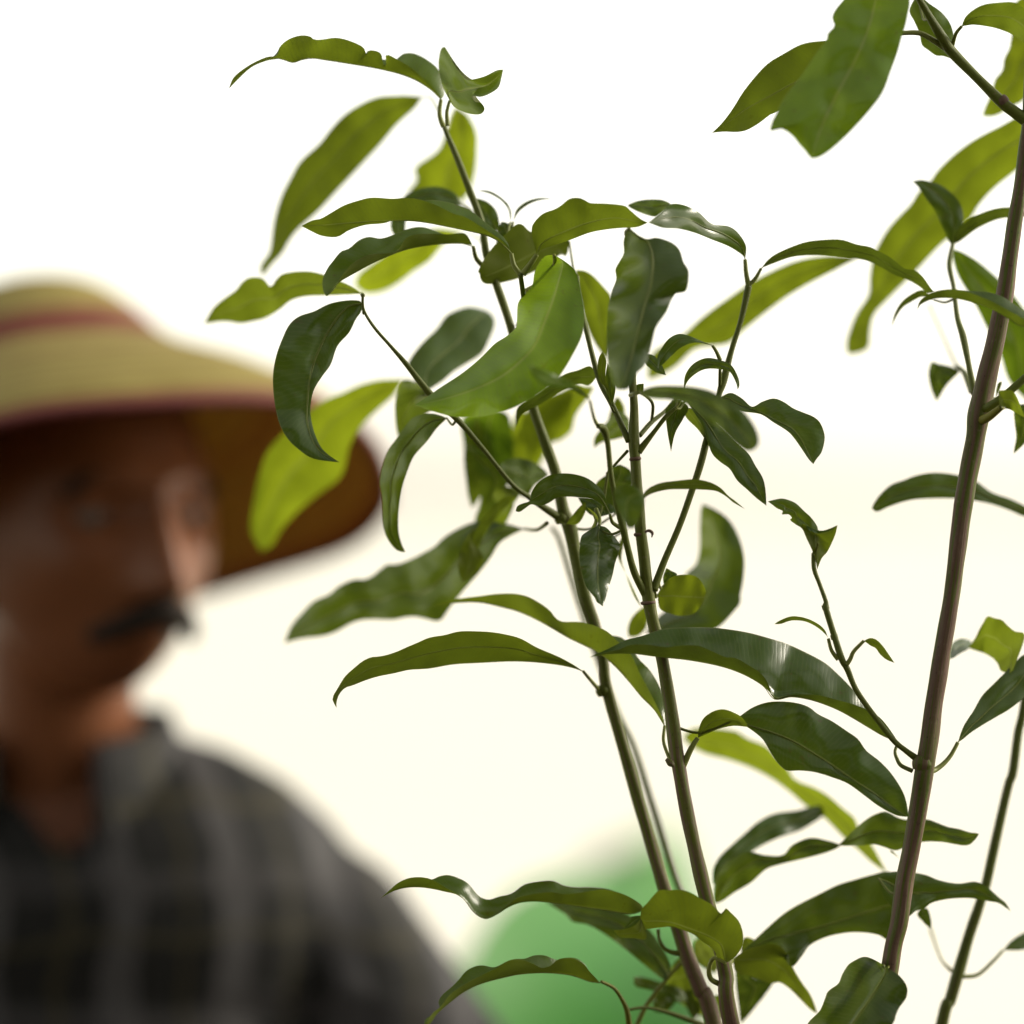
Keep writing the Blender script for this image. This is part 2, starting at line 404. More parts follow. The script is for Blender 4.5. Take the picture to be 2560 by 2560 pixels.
NLEAF = [0]
WOOD, LOOSE = {}, []
def leaf(sap, reg, kind, base, tip, L, Rr, M=None, dz=(0, 0), age=0.2, tr=None, bri=1.0, pet=None, pdz=None, slope=None, bow=0.0,
         tw=0.0, wave=0.10, hue=1.0, ltw=0.0, rtw=0.0, J=6, n=44, preg=None, pw=4.0, name='leaf', owner=None, rib=True, cup=0.10):
    NLEAF[0] += 1
    rnd = random.Random(NLEAF[0] * 13)
    b0 = pts(reg, base)[0]; t0 = pts(reg, tip)[0]
    ea = resample(catmull([b0] + pts(reg, L) + [t0], 6), n)
    eb = resample(catmull([b0] + pts(reg, Rr) + [t0], 6), n)
    if M is None:
        f = rnd.uniform(0.44, 0.56)
        mm = [((a[0] * f + b[0] * (1 - f)), (a[1] * f + b[1] * (1 - f))) for a, b in zip(ea, eb)]
    else:
        mm = resample(catmull([b0] + pts(reg, M) + [t0], 6), n)
    bl = 283.0 * abs(sum(dz) / 2) / (170 + sum(dz) / 2) * 0.30
    if bl > 1.5:
        def grow_(e):
            out = []
            for p, q in zip(e, mm):
                dx, dy = p[0] - q[0], p[1] - q[1]; ln = math.hypot(dx, dy)
                k = 1 + bl / max(ln, 1e-6) * min(1, ln / (2 * bl)) if ln > 1e-6 else 1
                out.append((q[0] + dx * k, q[1] + dy * k))
            return out
        if kind != 'V': ea, eb = grow_(ea), grow_(eb)
    if slope is None: slope = 0.38 if kind == 'T' else 0.9
    ph, fr = rnd.uniform(0, 6.28), rnd.uniform(2.2, 3.8)
    verts, uvs, rows = [], [], []
    Lc = 0.0; prev = None
    mid3 = []
    for i in range(n):
        t = i / (n - 1)
        dm = dist(dz[0] + (dz[1] - dz[0]) * t + bow * math.sin(math.pi * t))
        m3 = W(mm[i][0], mm[i][1], dm)
        if prev is not None: Lc += (m3 - prev).length * 100
        prev = m3; mid3.append(m3)
        row = []
        for side, e in ((-1, ea[i]), (1, eb[i])):
            ex = (e[0] - mm[i][0]) * KPX * dm; ez = -(e[1] - mm[i][1]) * KPX * dm
            wd = math.hypot(ex, ez)
            if kind == 'T': off = slope * ez
            elif kind == 'U': off = -slope * ez
            else: off = (-0.75 if side < 0 else 0.75) * max(wd, 0.0) * (slope / 0.9)
            off += (tw + (ltw if side < 0 else rtw)) * ex + wave * min(wd + .002, 0.02) * math.sin(fr * 6.28 * t + ph + side)
            row.append((e, off, wd))
        idx = []
        for j in range(-J, J + 1):
            v = j / J; e, off, wd = row[0] if j < 0 else row[1]
            a = abs(v)
            px = mm[i][0] + (e[0] - mm[i][0]) * a; py = mm[i][1] + (e[1] - mm[i][1]) * a
            dd = dm + off * a - cup * wd * math.sin(math.pi * a) * (1 if kind != 'U' else -1)
            dd += 0.00035 * noise.noise(Vector((px * 0.02, py * 0.02, NLEAF[0]))) * 4
            idx.append(len(verts)); verts.append(W(px, py, dd)); uvs.append((Lc, v))
        rows.append(idx)
    faces = []
    for i in range(n - 1):
        for j in range(2 * J):
            faces.append((rows[i][j], rows[i][j + 1], rows[i + 1][j + 1], rows[i + 1][j]))
    # which side faces the camera
    cams = Vector((0, 0, CAM_H)); s = 0.0
    for f in faces:
        j = f[0] % (2 * J + 1)
        if kind == 'V' and j < J: continue
        a, b, c, d = (verts[k] for k in f)
        nn = (c - a).cross(d - b)
        s += nn.dot(cams - a)
    want = -1 if kind == 'U' else 1
    if s * want < 0:
        faces = [tuple(reversed(f)) for f in faces]
    if tr is None: tr = 0.36 + 0.30 * age
    o = mesh_obj(name, verts, faces, M_LEAF, owner or sap, uvs, color=(age, tr, bri * rnd.uniform(0.88, 1.12), hue))
    if rib and not (kind == 'T' and hue < 0.5):
        lenp = sum(math.dist(mm[i], mm[i + 1]) for i in range(n - 1))
        r0 = min(2.6, max(1.1, lenp * 0.0055)) * (1.0 if kind == 'T' else 0.6) * KPX * FDIST
        if kind == 'T': mid3 = [q + (Vector((0, 0, CAM_H)) - q).normalized() * r0 * 0.7 for q in mid3]   # proud of the upper face
        mp = [mid3[i] for i in range(0, n, 4)] + ([mid3[-1]] if (n - 1) % 4 else [])
        tube('midrib', mp, [r0 * (1 - 0.8 * i / (len(mp) - 1)) for i in range(len(mp))], o, (0.0, 0.15 + 0.6 * age, 0, 1), 6, 0.0, M_RIB)
    if not pet: LOOSE.append((owner or sap, o, W(b0[0], b0[1], dist(dz[0])), age))
    if pet:
        pp = [b0] + pts(preg or reg, pet)
        e = pdz if pdz is not None else dz[0]
        k = len(pp)
        zs = [dz[0] + (e - dz[0]) * q / (k - 1) for q in range(k)]
        P3 = [W(p[0], p[1], dist(z)) for p, z in zip(pp, zs)]
        tube('petiole', P3, [1.3 * pw * KPX * FDIST * (0.75 + 0.35 * q / (k - 1)) for q in range(k)], o, (0.0, 0.25 + 0.7 * age, 0, 1), 8, 0.03, M_RIB)
    return o

# ---- sapling with two main stems (the forked one in the middle)
def base_pt(px, dz): 
    p = W(px, 2560, dist(dz)); return p
SA = empty('sapling', (0.155, 1.735, 0))
tag(SA, 'leafy green sapling with two slim brown-green stems, nearest the person in the straw hat', 'sapling', 'young saplings in a row')
SCp = empty('sapling', (0.085, 1.74, 0))
tag(SCp, 'sapling with one thick straight brown-streaked stem crossed by a hooked leaf', 'sapling', 'young saplings in a row')
SDp = empty('sapling', (0.14, 1.80, 0))
tag(SDp, 'sparse thin dark sapling stem standing behind the thick straight stem', 'sapling', 'young saplings in a row')

DA, DB, DC, DD = 4, 0, 0, 7
tube_px('main_stem', SA, pts(1, '1472,760 1500,830 1560,970 1640,1180 1700,1350 1730,1540') + pts(2, '340,750 430,1020 560,1490 640,1720 700,1900') +
        pts(5, '500,900 540,1010 580,1200 640,1450 690,1600 740,1800') + pts(8, '270,480 300,600 370,850 430,1050 500,1300 560,1500 630,1740') +
        pts(10, '960,1170 1030,1400 1130,1650 1240,1932'),
        [6, 7, 8, 9, 9, 10, 10, 11, 12, 13, 14, 15, 18, 15, 15, 15, 15, 15.5, 15, 15.5, 16, 16, 16, 17, 19, 20, 21, 22], DA, brown=0.06, grow=1.15, yellow=0.12, wob=0.07, sides=14,
        extra=[(W(1950, 3200, dist(DA)), .0046), ((0.158, 1.737, 0.6), .006), ((0.156, 1.735, -0.02), .008)])
tube_px('main_stem', SA, pts(2, '1142,430 1150,800 1158,1250') + pts(5, '930,300 930,480 936,600 952,800 972,1040 990,1200 1018,1440 1040,1560 1100,1800') +
        pts(8, '650,550 690,800 715,1000 760,1250 810,1480 890,1820') + pts(10, '1330,1500 1375,1932'),
        [7, 9, 10, 10.5, 14, 13.5, 13.5, 14.5, 15, 16.5, 16, 16, 16, 18, 18, 17.5, 18, 18.5, 20, 21], DB, brown=0.10, grow=1.4, yellow=0.15, wob=0.08, sides=14,
        extra=[(W(1960, 3200, dist(2)), .0046), ((0.16, 1.735, 0.6), .006), ((0.158, 1.735, -0.02), .008)])
tube_px('main_stem', SA, pts(5, '430,1010 480,1090 560,1350 640,1600') + pts(8, '330,640 450,900 560,1250 720,1740') + pts(10, '1100,1100 1240,1500 1380,1932'),
        [5, 6, 7, 7, 8, 8, 9, 9, 10, 10, 11], 13, brown=0.1, extra=[((0.165, 1.81, 0.7), .003), ((0.158, 1.74, -0.02), .004)])
# branches of this sapling
BR = lambda P, r, dz, brown=0.1, yellow=0.1, sap=SA: tube_px('branch', sap, P, r, dz, brown, yellow, 10)
BR(pts(4, '983,325 988,420 1050,525 1150,640 1250,755 1390,930 1550,1080 1700,1250 1880,1470') + pts(5, '300,830 400,900 500,965'), [3.5, 3.5, 4, 4.5, 7, 9, 8, 6, 6, 7, 9, 11], [0, 1, 4], 0.1)
BR(pts(2, '485,690 500,800 505,900 470,1000') , [6, 6, 6, 6], [0, 1, 3, 4])
BR(pts(5, '712,400 745,415 770,500 790,690 820,850 860,1000 890,1130 935,1290 1010,1435'), [6, 10, 7, 7, 7, 9, 8, 9, 11], [-3, 0], 0.1)
BR(pts(2, '830,700 840,860 880,1020 960,1320 1040,1480 1140,1700'), [5, 5, 6, 7, 7, 8], [3, 0], 0.15)
BR(pts(5, '955,555 1050,435 1120,345 1180,290'), [10, 6, 6, 5], [0, 0])
BR(pts(2, '1205,1665 1275,1585 1360,1515 1420,1440'), [6, 6, 5, 4], [1, 3])
BR(pts(2, '1275,1590 1285,1480 1250,1430 1200,1400'), [4, 4, 4, 4], [2, -2])
BR(pts(5, '770,680 890,550'), [3, 4], [2, 0])
BR(pts(5, '1048,1390 1110,1220 1200,1010 1290,760 1340,600 1370,480 1410,360 1440,220 1470,120') + pts(2, '1760,1150 1820,960 1862,760') , [11, 9, 8.5, 8.5, 9, 9, 7, 7, 10, 7, 7, 9], [0, 1, 2], 0.15)
BR(pts(2, '1690,1400 1690,1280 1692,1210'), [5, 4, 3.5], [1.5, 0])
BR(pts(10, '560,1990 540,1830 490,1720 430,1640 330,1590'), [8, 7, 5, 4.5, 4], [4, 2], 0.2, 0.5)
BR(pts(10, '560,1815 700,1800 900,1850 1080,1915 1200,1960'), [4, 4, 6, 7, 8], [5, 6], 0.3)
BR(pts(10, '610,1960 690,1790 800,1640 930,1490 1000,1420'), [6, 6, 5, 5, 6], [6, 6], 0.1, 0.3)
BR(pts(10, '790,1170 800,1250 850,1330 930,1360 980,1350'), [5, 4, 5, 7, 9], [4, 4], 0.1, 0.2)

def ring(sap, x, y, r, dz, reg=5):
    p = pts(reg, '%g,%g' % (x, y))[0]
    P = [(p[0] - .4, p[1] - 5), (p[0] - .1, p[1] - 2), (p[0] + .1, p[1] + 2), (p[0] + .4, p[1] + 5)]
    tube_px('node_ring', sap, P, [r * .8, r, r, r * .8], dz, brown=0.95, sides=14, wob=.12)
ring(SA, 937, 597, 15.5, DB); ring(SA, 966, 1052, 15.5, DB); ring(SA, 1018, 1465, 19, DB)
tube_px('bud_scale', SA, pts(5, '995,1040 1020,1030 1040,1045 1036,1072'), [3, 4, 4, 1], -1.2, brown=0.9)

# ---- leaves of the two-stemmed sapling
leaf(SA, 1, 'V', '1455,600', '175,535',
     '1440,570 1300,430 1180,352 1122,331 1128,385 1107,388 1090,320 1020,303 1003,328 985,285 900,245 820,228 740,238 690,238 660,218 600,215 530,240 480,285 465,335 400,345 300,392 206,464',
     '1475,560 1445,430 1370,360 1290,322 1225,325 1180,360 1000,350 800,330 600,330 470,356 400,368 300,414',
     '1440,585 1380,530 1260,465 1100,420 900,385 700,355 640,355 560,378 470,352 400,358 300,404 212,473', (3, 1), 0.42, pet='1446,690 1470,765', n=90, pw=5)
leaf(SA, 1, 'T', '1507,608', '1830,420', '1465,520 1440,400 1450,310 1470,283 1490,300 1540,400 1600,475 1640,480 1720,460 1790,425',
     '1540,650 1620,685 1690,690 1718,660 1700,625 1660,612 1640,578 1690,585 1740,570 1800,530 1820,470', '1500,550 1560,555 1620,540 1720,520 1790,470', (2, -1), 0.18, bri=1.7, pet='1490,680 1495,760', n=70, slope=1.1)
leaf(SA, 1, 'U', '1345,583', '375,1672', '1290,640 1180,740 1080,860 960,990 820,1140 700,1270 560,1400 480,1530 420,1600',
     '1200,590 1060,605 900,690 800,790 730,880 620,980 560,1080 500,1200 460,1340 440,1480 420,1540 370,1610', None, (13, 16), 0.50, pet='1400,600 1470,740', pdz=5, pw=2)
leaf(SA, 1, 'U', '1545,645', '1400,1330', '1600,700 1650,800 1655,900 1640,1060 1580,1200', '1500,800 1450,910 1320,1010 1325,1090 1270,1170 1300,1280', None, (14, 20), 0.85, pet='1520,700 1500,790', pdz=5, pw=2)
leaf(SA, 1, 'V', '1880,1530', '612,1364',
     '1830,1460 1700,1370 1600,1310 1530,1290 1430,1240 1330,1205 1240,1195 1160,1200 1040,1193 960,1210 870,1240 800,1280 730,1320 680,1330',
     '1840,1440 1720,1340 1640,1275 1560,1240 1470,1215 1360,1210 1240,1260 1140,1340 1000,1358 900,1390 830,1430 740,1425 680,1400',
     '1850,1490 1740,1425 1600,1390 1480,1365 1340,1340 1240,1333 1140,1333 1000,1340 850,1350 720,1360', (1, 0), 0.40, pet='1895,1600 1935,1660', n=60, pw=5)
leaf(SA, 1, 'V', '1650,1490', '765,1788',
     '1600,1410 1500,1415 1400,1410 1300,1415 1240,1440 1210,1490 1170,1525 1090,1530 1010,1540 950,1570 900,1610 860,1660 835,1700 790,1760',
     '1600,1440 1480,1415 1400,1385 1340,1370 1280,1375 1220,1395 1160,1420 1090,1440 1020,1430 960,1450 900,1500 850,1520 800,1580 770,1620 740,1690 745,1760',
     '1640,1480 1560,1470 1440,1475 1320,1490 1220,1515 1130,1550 1040,1590 950,1640 880,1680 830,1715 800,1760', (3, -1), 0.28, pet='1668,1560 1715,1612', pdz=4, n=60, pw=5)
leaf(SA, 1, 'T', '1590,1240', '1215,1500', '1480,1230 1380,1210 1250,1300 1235,1340 1225,1450', '1530,1170 1460,1140 1400,1135 1320,1150 1240,1190 1170,1300 1160,1380 1190,1440', None, (8, 7), 0.1, bri=1.3, pet='1640,1280 1700,1380', pdz=5)
leaf(SA, 1, 'U', '1600,1400', '930,1725', '1400,1400 1200,1500 1050,1600 960,1670', '1480,1450 1380,1560 1290,1620 1200,1690 1100,1745 1000,1757', None, (14, 20), 0.9, pet='1680,1440 1720,1520', pdz=5, pw=2)
leaf(SA, 4, 'U', '975,325', '25,505', '900,280 830,250 740,215 640,197 510,210 460,250 430,292 380,240 300,235 250,270 220,310 150,360 90,410 50,470',
     '900,320 800,325 650,330 550,355 480,410 400,460 330,480 240,495 180,485 110,485 60,495', None, (4, 11), 0.42, pet='983,335', pdz=1, pw=4)
leaf(SA, 4, 'T', '983,385', '845,1343', '975,430 940,480 900,560 830,640 790,750 740,820 690,900 670,980 668,1060 690,1160 730,1250 780,1300',
     '960,365 880,365 780,385 690,430 600,460 540,510 500,590 460,700 440,830 450,980 480,1110 530,1200 590,1260 660,1310 730,1330',
     '900,400 820,480 750,600 690,740 660,880 650,1000 650,1100 680,1210 740,1290', (2, -1), 0.06, n=60, bri=1.15, tw=0.25)
leaf(SA, 4, 'U', '1230,840', '370,1880', '1100,860 980,890 880,935 760,985 600,1100 500,1200 420,1300 370,1450 340,1600 325,1750',
     '1150,930 1060,1010 980,1090 900,1200 870,1300 850,1380 800,1450 700,1520 560,1640 470,1740 420,1830', None, (14, 24), 0.82, pet='1300,860 1400,935', pdz=4, pw=2.5)
leaf(SA, 4, 'T', '1345,915', '1735,425', '1280,780 1270,740 1340,640 1440,540 1500,460 1600,415 1660,410', '1450,850 1520,790 1600,740 1690,680 1740,590 1770,510 1765,460', None, (8, 14), 0.22, pet='1400,945', pdz=3)
leaf(SA, 4, 'T', '1400,935', '1200,1200', '1250,850 1190,950 1185,1080', '1420,1000 1330,1060 1240,1140', None, (5, 9), 0.22)
leaf(SA, 4, 'T', '1490,1075', '1240,1885', '1430,1130 1370,1210 1290,1300 1250,1390 1215,1500 1195,1640 1195,1760 1215,1840',
     '1400,1050 1300,1070 1240,1130 1190,1200 1130,1290 1090,1450 1105,1560 1110,1720 1140,1810 1190,1870', None, (3, 4), 0.2, bri=1.25, tw=-0.5)
leaf(SA, 2, 'T', '352,430', '210,232', '300,410 240,370 225,300', '355,390 335,310 280,255', None, (5, 5), 0.12, pet='350,500 340,600', pdz=4)
leaf(SA, 2, 'V', '425,378', '225,183', '412,300 368,243 300,198', '428,300 380,236 300,188', '422,300 375,248 302,204', (4, 4), 0.12, rib=False, J=3, pet='412,425 400,520', pdz=3, pw=3)
leaf(SA, 2, 'V', '442,372', '680,233', '466,308 528,262 600,238', '462,300 520,252 596,230', '474,316 532,270 600,243', (4, 4), 0.12, rib=False, J=3, pet='432,425', pdz=4, pw=3)
leaf(SA, 2, 'T', '400,560', '372,372', '365,490 356,430', '440,480 430,400', None, (4, 4), 0.1)
leaf(SA, 2, 'U', '780,490', '240,690', '760,575 720,570 620,640 500,700 400,730 310,745 260,735', '700,430 560,440 500,395 460,395 400,450 330,520 270,600 233,675',
     '640,530 500,600 380,660 280,700', (5, 3), 0.32)
leaf(SA, 2, 'U', '585,572', '1255,378', '560,480 553,415 570,375 620,325 690,298 730,275 780,235 835,228 875,242 910,260 1000,263 1110,275 1150,305 1210,355',
     '620,540 780,485 900,440 1000,420 1100,410 1190,405', '620,500 760,430 900,380 1050,350 1180,370', (0, -2), 0.38, pet='545,630 500,690', n=60, pw=6)
leaf(SA, 2, 'T', '1395,268', '1130,275', '1330,320 1290,338 1200,310', '1340,245 1260,242 1190,252', None, (3, 4), 0.1, bri=1.2)
leaf(SA, 2, 'T', '1842,600', '1258,378', '1848,520 1800,440 1740,400 1640,385 1560,315 1470,272 1390,268 1330,320', '1820,570 1740,520 1640,480 1540,440 1440,415 1350,410 1290,390',
     '1815,520 1720,450 1600,405 1480,350 1360,350', (2, -3), 0.16, bri=1.35, pet='1848,680 1862,760', pdz=2, n=60, pw=5)
leaf(SA, 2, 'T', '1142,415', '1095,1388', '1115,480 1115,560 1090,610 1065,660 1070,720 1040,800 1020,900 1012,1050 1015,1180 1030,1290 1060,1370',
     '1165,440 1220,480 1300,472 1390,500 1440,545 1465,620 1495,670 1490,760 1470,800 1430,795 1390,850 1360,920 1300,1010 1280,1080 1260,1160 1230,1240 1180,1290 1140,1370',
     '1180,450 1250,490 1280,560 1285,650 1270,760 1240,860 1210,980 1180,1100 1140,1250', (-3, -7), 0.1, n=64, wave=.25, tw=0.2, ltw=-1.3, pet='1125,440 1142,470', pdz=0, pw=5)
leaf(SA, 2, 'T', '690,574', '-149,1476', '745,605 810,660 840,740 860,830 872,900 870,1000 850,1080 800,1180 740,1280 690,1340 600,1410 500,1470 380,1520 240,1550 100,1552 0,1530 -80,1505',
     '640,578 600,620 570,680 555,760 500,820 470,870 465,960 460,1010 400,1065 330,1110 240,1200 130,1290 0,1375 -80,1432',
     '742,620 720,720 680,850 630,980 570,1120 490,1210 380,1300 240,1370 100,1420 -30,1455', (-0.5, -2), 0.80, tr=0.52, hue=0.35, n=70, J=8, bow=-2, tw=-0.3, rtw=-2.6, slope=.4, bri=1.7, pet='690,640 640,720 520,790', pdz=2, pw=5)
leaf(SA, 2, 'U', '822,662', '1010,1205', '900,690 980,770 1030,850 1030,1050', '850,800 880,950 930,1080', None, (6, 10), 0.55)
leaf(SA, 2, 'U', '945,1310', '460,1612', '910,1245 830,1270 740,1300 600,1400 480,1480 457,1540', '900,1360 840,1352 740,1390 660,1440 580,1490 500,1530', None, (2, 4), 0.1, bri=.8)
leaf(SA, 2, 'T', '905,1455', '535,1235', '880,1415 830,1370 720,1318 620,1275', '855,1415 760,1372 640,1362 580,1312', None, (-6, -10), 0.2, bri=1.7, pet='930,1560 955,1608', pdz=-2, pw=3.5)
leaf(SA, 2, 'U', '1037,1492', '985,1155', '1000,1380 960,1330 950,1260 960,1190', '1020,1380 1000,1300 1005,1220 995,1180', None, (0, -1), 0.3, bri=1.3)
leaf(SA, 2, 'T', '1037,1492', '1012,1225', '1005,1400 1000,1300', '1060,1380 1040,1290 1020,1240', None, (0.5, 0), 0.1)
leaf(SA, 2, 'T', '1645,1120', '1315,1260', '1560,1085 1500,1060 1440,1050 1380,1080 1330,1150 1310,1200', '1540,1102 1460,1130 1400,1180 1350,1230', None, (0, -1), 0.14, bri=1.2, pet='1670,1160 1692,1210', pdz=0)
leaf(SA, 2, 'T', '1472,1390', '1797,1386', '1480,1300 1530,1230 1610,1195 1700,1210 1760,1240 1800,1310 1808,1360', '1500,1330 1560,1280 1620,1260 1700,1265 1750,1280 1785,1340', None, (0, -1), 0.12, bri=1.2)
leaf(SA, 2, 'T', '1190,1402', '1890,1755', '1300,1375 1420,1372 1530,1380 1620,1400 1700,1440 1800,1500 1870,1580 1910,1660 1915,1720',
     '1280,1430 1400,1440 1500,1470 1600,1540 1700,1620 1780,1700 1850,1750', None, (-7, -10), 0.22, pet='1150,1420', pdz=-1)
leaf(SA, 2, 'T', '1430,1440', '1395,1762', '1365,1500 1370,1620', '1500,1490 1470,1560 1420,1650', None, (1, 1), 0.05)
leaf(SA, 6, 'T', '-110,720', '377,1362', '0,800 110,895 200,985 270,1050 310,1120 355,1195 372,1270', '-60,800 -10,880 20,970 50,1050 100,1100 155,1140 200,1210 260,1265 320,1320', None, (1, -1), 0.04, bri=1.05)
leaf(SA, 2, 'U', '1470,1510', '1645,1770', '1520,1500 1570,1580 1625,1670', '1490,1560 1560,1630 1620,1720', None, (1.5, 0.5), 0.3, rib=False, J=3)
leaf(SA, 6, 'T', '98,712', '660,1112', '130,690 170,682 230,715 290,765 350,735 420,715 480,735 540,775 600,800 660,825 700,860 725,920 728,970 710,1040 680,1080',
     '130,740 220,790 340,810 420,860 500,910 540,950 590,1020 630,1080', '140,712 230,760 330,795 440,850 540,905 600,990', (1, -1), 0.1, bri=1.25, n=60)
leaf(SA, 5, 'U', '960,870', '1600,900', '1000,790 1080,745 1180,730 1290,720 1380,735 1450,770 1500,820 1540,850', '1020,815 1120,785 1220,780 1320,782 1420,790 1480,820 1530,860', None, (-3, -1), 0.2, bri=1.1)
leaf(SA, 5, 'T', '985,815', '890,1012', '920,760 830,770 815,830 850,930', '985,860 960,930 930,1000', None, (-7, -7.6), 0.2, slope=0.1, wave=0, cup=0.02, rib=False)
leaf(SA, 5, 'T', '720,1000', '742,1488', '760,1010 800,1050 830,1090 847,1120 835,1170 815,1230 800,1300 775,1380 755,1450',
     '690,1010 640,1040 610,1070 600,1150 600,1210 615,1290 640,1370 680,1420 695,1440 705,1462 725,1475', None, (0, -2), 0.05, n=60, bri=1.15, pet='722,960 700,900', pdz=1, tw=.5)
leaf(SA, 5, 'U', '700,1012', '640,885', '715,960 690,920', '670,1020 690,970 670,920', None, (0, 1), 0.5, rib=False, J=3)
leaf(SA, 5, 'T', '785,935', '215,912', '770,870 745,800 700,750 640,710 560,688 480,685 410,700 350,740 310,800 300,850 260,865 225,882',
     '740,880 680,840 600,830 540,825 470,830 420,860 370,880 310,872 280,890 240,917', None, (-1, -1), 0.12, n=60, pet='800,980 845,1012', pdz=0)
leaf(SA, 5, 'T', '825,925', '850,632', '720,900 700,760 770,690 820,640', '880,860 915,740 905,670', None, (4, 4), 0.08)
leaf(SA, 5, 'T', '720,950', '590,828', '660,930 620,880', '820,915 800,880 690,838', None, (2, 3), 0.05)
leaf(SA, 5, 'T', '412,692', '120,650', '330,630 240,602 160,615', '330,750 280,820 200,780 150,700', None, (7, 9), 0.1)
leaf(SA, 5, 'U', '520,990', '640,860', '580,910 620,870', '590,990 635,920', None, (3, 2), 0.3, rib=False)
leaf(SA, 2, 'T', '300,1500', '190,1940', '400,1540 420,1700 430,1800 380,1880', '150,1560 165,1750 200,1880', None, (12, 15), 0.45, bri=1.2, hue=.3)
leaf(SA, 2, 'U', '480,1500', '520,1855', '440,1650 430,1800', '590,1600 625,1720 600,1810', None, (15, 18), 0.8)
leaf(SA, 7, 'T', '1525,55', '75,745', '1300,20 1210,30 1120,70 1040,120 990,170 920,210 840,250 760,278 700,280 660,310 610,350 560,370 500,370 410,410 350,460 260,500 190,570 130,640',
     '1430,90 1370,130 1320,210 1260,290 1190,370 1130,440 1060,530 1020,590 980,600 920,585 850,572 780,580 720,592 570,590 480,610 380,665 300,690 220,700 150,712', None, (9, 14), 0.12, n=60, pet='1600,60 1660,20', pdz=4)
leaf(SA, 7, 'U', '1225,40', '1150,370', '1180,110 1140,190 1130,290', '1215,130 1260,200 1270,250 1230,320 1190,350', None, (7, 7), 0.42)
leaf(SA, 4, 'U', '1905,1550', '1630,1925', '1840,1560 1740,1650 1660,1770 1625,1870', '1860,1590 1770,1690 1700,1800 1660,1890', None, (6, 8), 0.3, bri=1.2)
leaf(SA, 4, 'U', '1930,1530', '1765,1550', '1860,1500 1800,1510', '1890,1580 1820,1600', None, (7, 9), 0.3)
leaf(SA, 4, 'T', '1620,1240', '1655,1720', '1640,1370 1705,1480 1700,1600', '1760,1330 1860,1420 1800,1560 1730,1670', None, (10, 12), 0.25, bri=1.3)
leaf(SA, 4, 'T', '1900,1560', '1700,1800', '1800,1600 1720,1700', '1870,1640 1800,1760', None, (9, 11), 0.4)
leaf(SA, 5, 'V', '1115,2209', '-306,1491',
     '1113,2189 1073,2099 1023,1999 963,1889 913,1779 833,1699 773,1642 700,1607 600,1581 500,1580 460,1560 420,1510 350,1460 280,1425 200,1410 100,1412 0,1425 -150,1445',
     '1115,2149 1103,2029 1073,1949 1023,1869 963,1809 923,1749 863,1679 773,1660 650,1650 500,1600 350,1500 200,1450 0,1440 -150,1452',
     '1093,2169 1043,2099 963,2019 873,1909 783,1819 690,1750 620,1720 520,1670 400,1600 260,1530 120,1490 0,1465 -150,1467', (1, 6), 0.42, n=60, pet='625,850 650,930 680,992', preg=8, pdz=0)
leaf(SA, 7, 'U', '1880,915', '390,1135', '1830,880 1740,830 1600,770 1530,730 1470,705 1350,680 1240,672 1130,673 1040,695 950,710 880,740 820,765 740,800 660,822 600,828 550,850 500,890 440,945 400,1010 370,1060 366,1090',
     '1800,890 1700,872 1560,858 1430,855 1280,862 1100,872 950,897 830,905 740,925 640,945 560,970 490,998 440,1015 405,1055 390,1100', None, (2, -1), 0.36, n=64, pet='190,490 245,555', preg=8, pdz=4, slope=1.3)
leaf(SA, 5, 'T', '1000,1650', '1345,870', '1080,1560 1200,1450 1250,1300 1310,1240 1335,1150 1338,1000', '1200,1640 1380,1625 1440,1600 1500,1540 1565,1460 1560,1430 1580,1320 1585,1200 1560,1090 1510,990 1450,930', None, (8, 11), 0.14, bri=1.1, tw=-.3, ltw=-1.8)
leaf(SA, 5, 'U', '1072,1415', '1358,1432', '1100,1365 1160,1310 1240,1295 1310,1310 1350,1360 1364,1405', '1085,1500 1150,1532 1220,1545 1290,1530 1340,1475', None, (2, 3), 0.72, tr=.45)
leaf(SA, 5, 'T', '1110,1360', '1125,1255', '1105,1310', '1190,1300 1150,1270', None, (2, 2), 0.12)
leaf(SA, 5, 'U', '1010,1480', '895,1670', '940,1540 905,1600', '1000,1600 950,1660', None, (7, 9), 0.6)
leaf(SA, 5, 'U', '890,1020', '980,1500', '850,1180 880,1290 930,1420', '830,1160 900,1330 960,1460', None, (5, 4), 0.35, rib=False)
leaf(SA, 2, 'U', '930,1370', '680,1702', '800,1380 700,1440 625,1530 640,1630', '880,1430 810,1530 780,1630 720,1682', None, (10, 15), 0.8)
leaf(SA, 2, 'T', '1140,1560', '930,1738', '1080,1520 1000,1600 940,1680', '1130,1650 1050,1680 970,1700', None, (6, 8), 0.12)
leaf(SA, 2, 'U', '1110,1480', '1010,1640', '1070,1440 1030,1540', '1110,1560 1050,1620', None, (8, 9), 0.5)
leaf(SA, 2, 'T', '1230,1170', '1365,1300', '1290,1180 1340,1240', '1240,1230 1300,1280', None, (1, 0), 0.12, bri=1.3)
leaf(SA, 2, 'T', '1185,1420', '1230,1350', '1185,1360', '1225,1400', None, (0, 0), 0.1, rib=False, n=16)
leaf(SA, 8, 'V', '2043,857', '178,346',
     '1932,710 1800,640 1680,605 1560,575 1450,570 1360,580 1310,595 1280,570 1260,510 1220,450 1150,400 1060,350 1000,345 920,310 830,275 720,275 640,285 540,270 430,270 350,300 260,320',
     '1932,730 1820,600 1750,520 1680,450 1600,380 1490,320 1370,265 1260,230 1150,200 1040,180 900,165 750,165 620,175 500,215 400,240 300,290',
     '1932,810 1800,730 1650,650 1500,600 1400,585 1300,600 1270,562 1220,515 1130,460 1020,415 900,385 750,360 600,345 440,325 300,325', (1, -2), 0.1, n=80, pet='250,1540 265,1600 300,1655 390,1698', preg=12, pdz=0, bri=1.1)
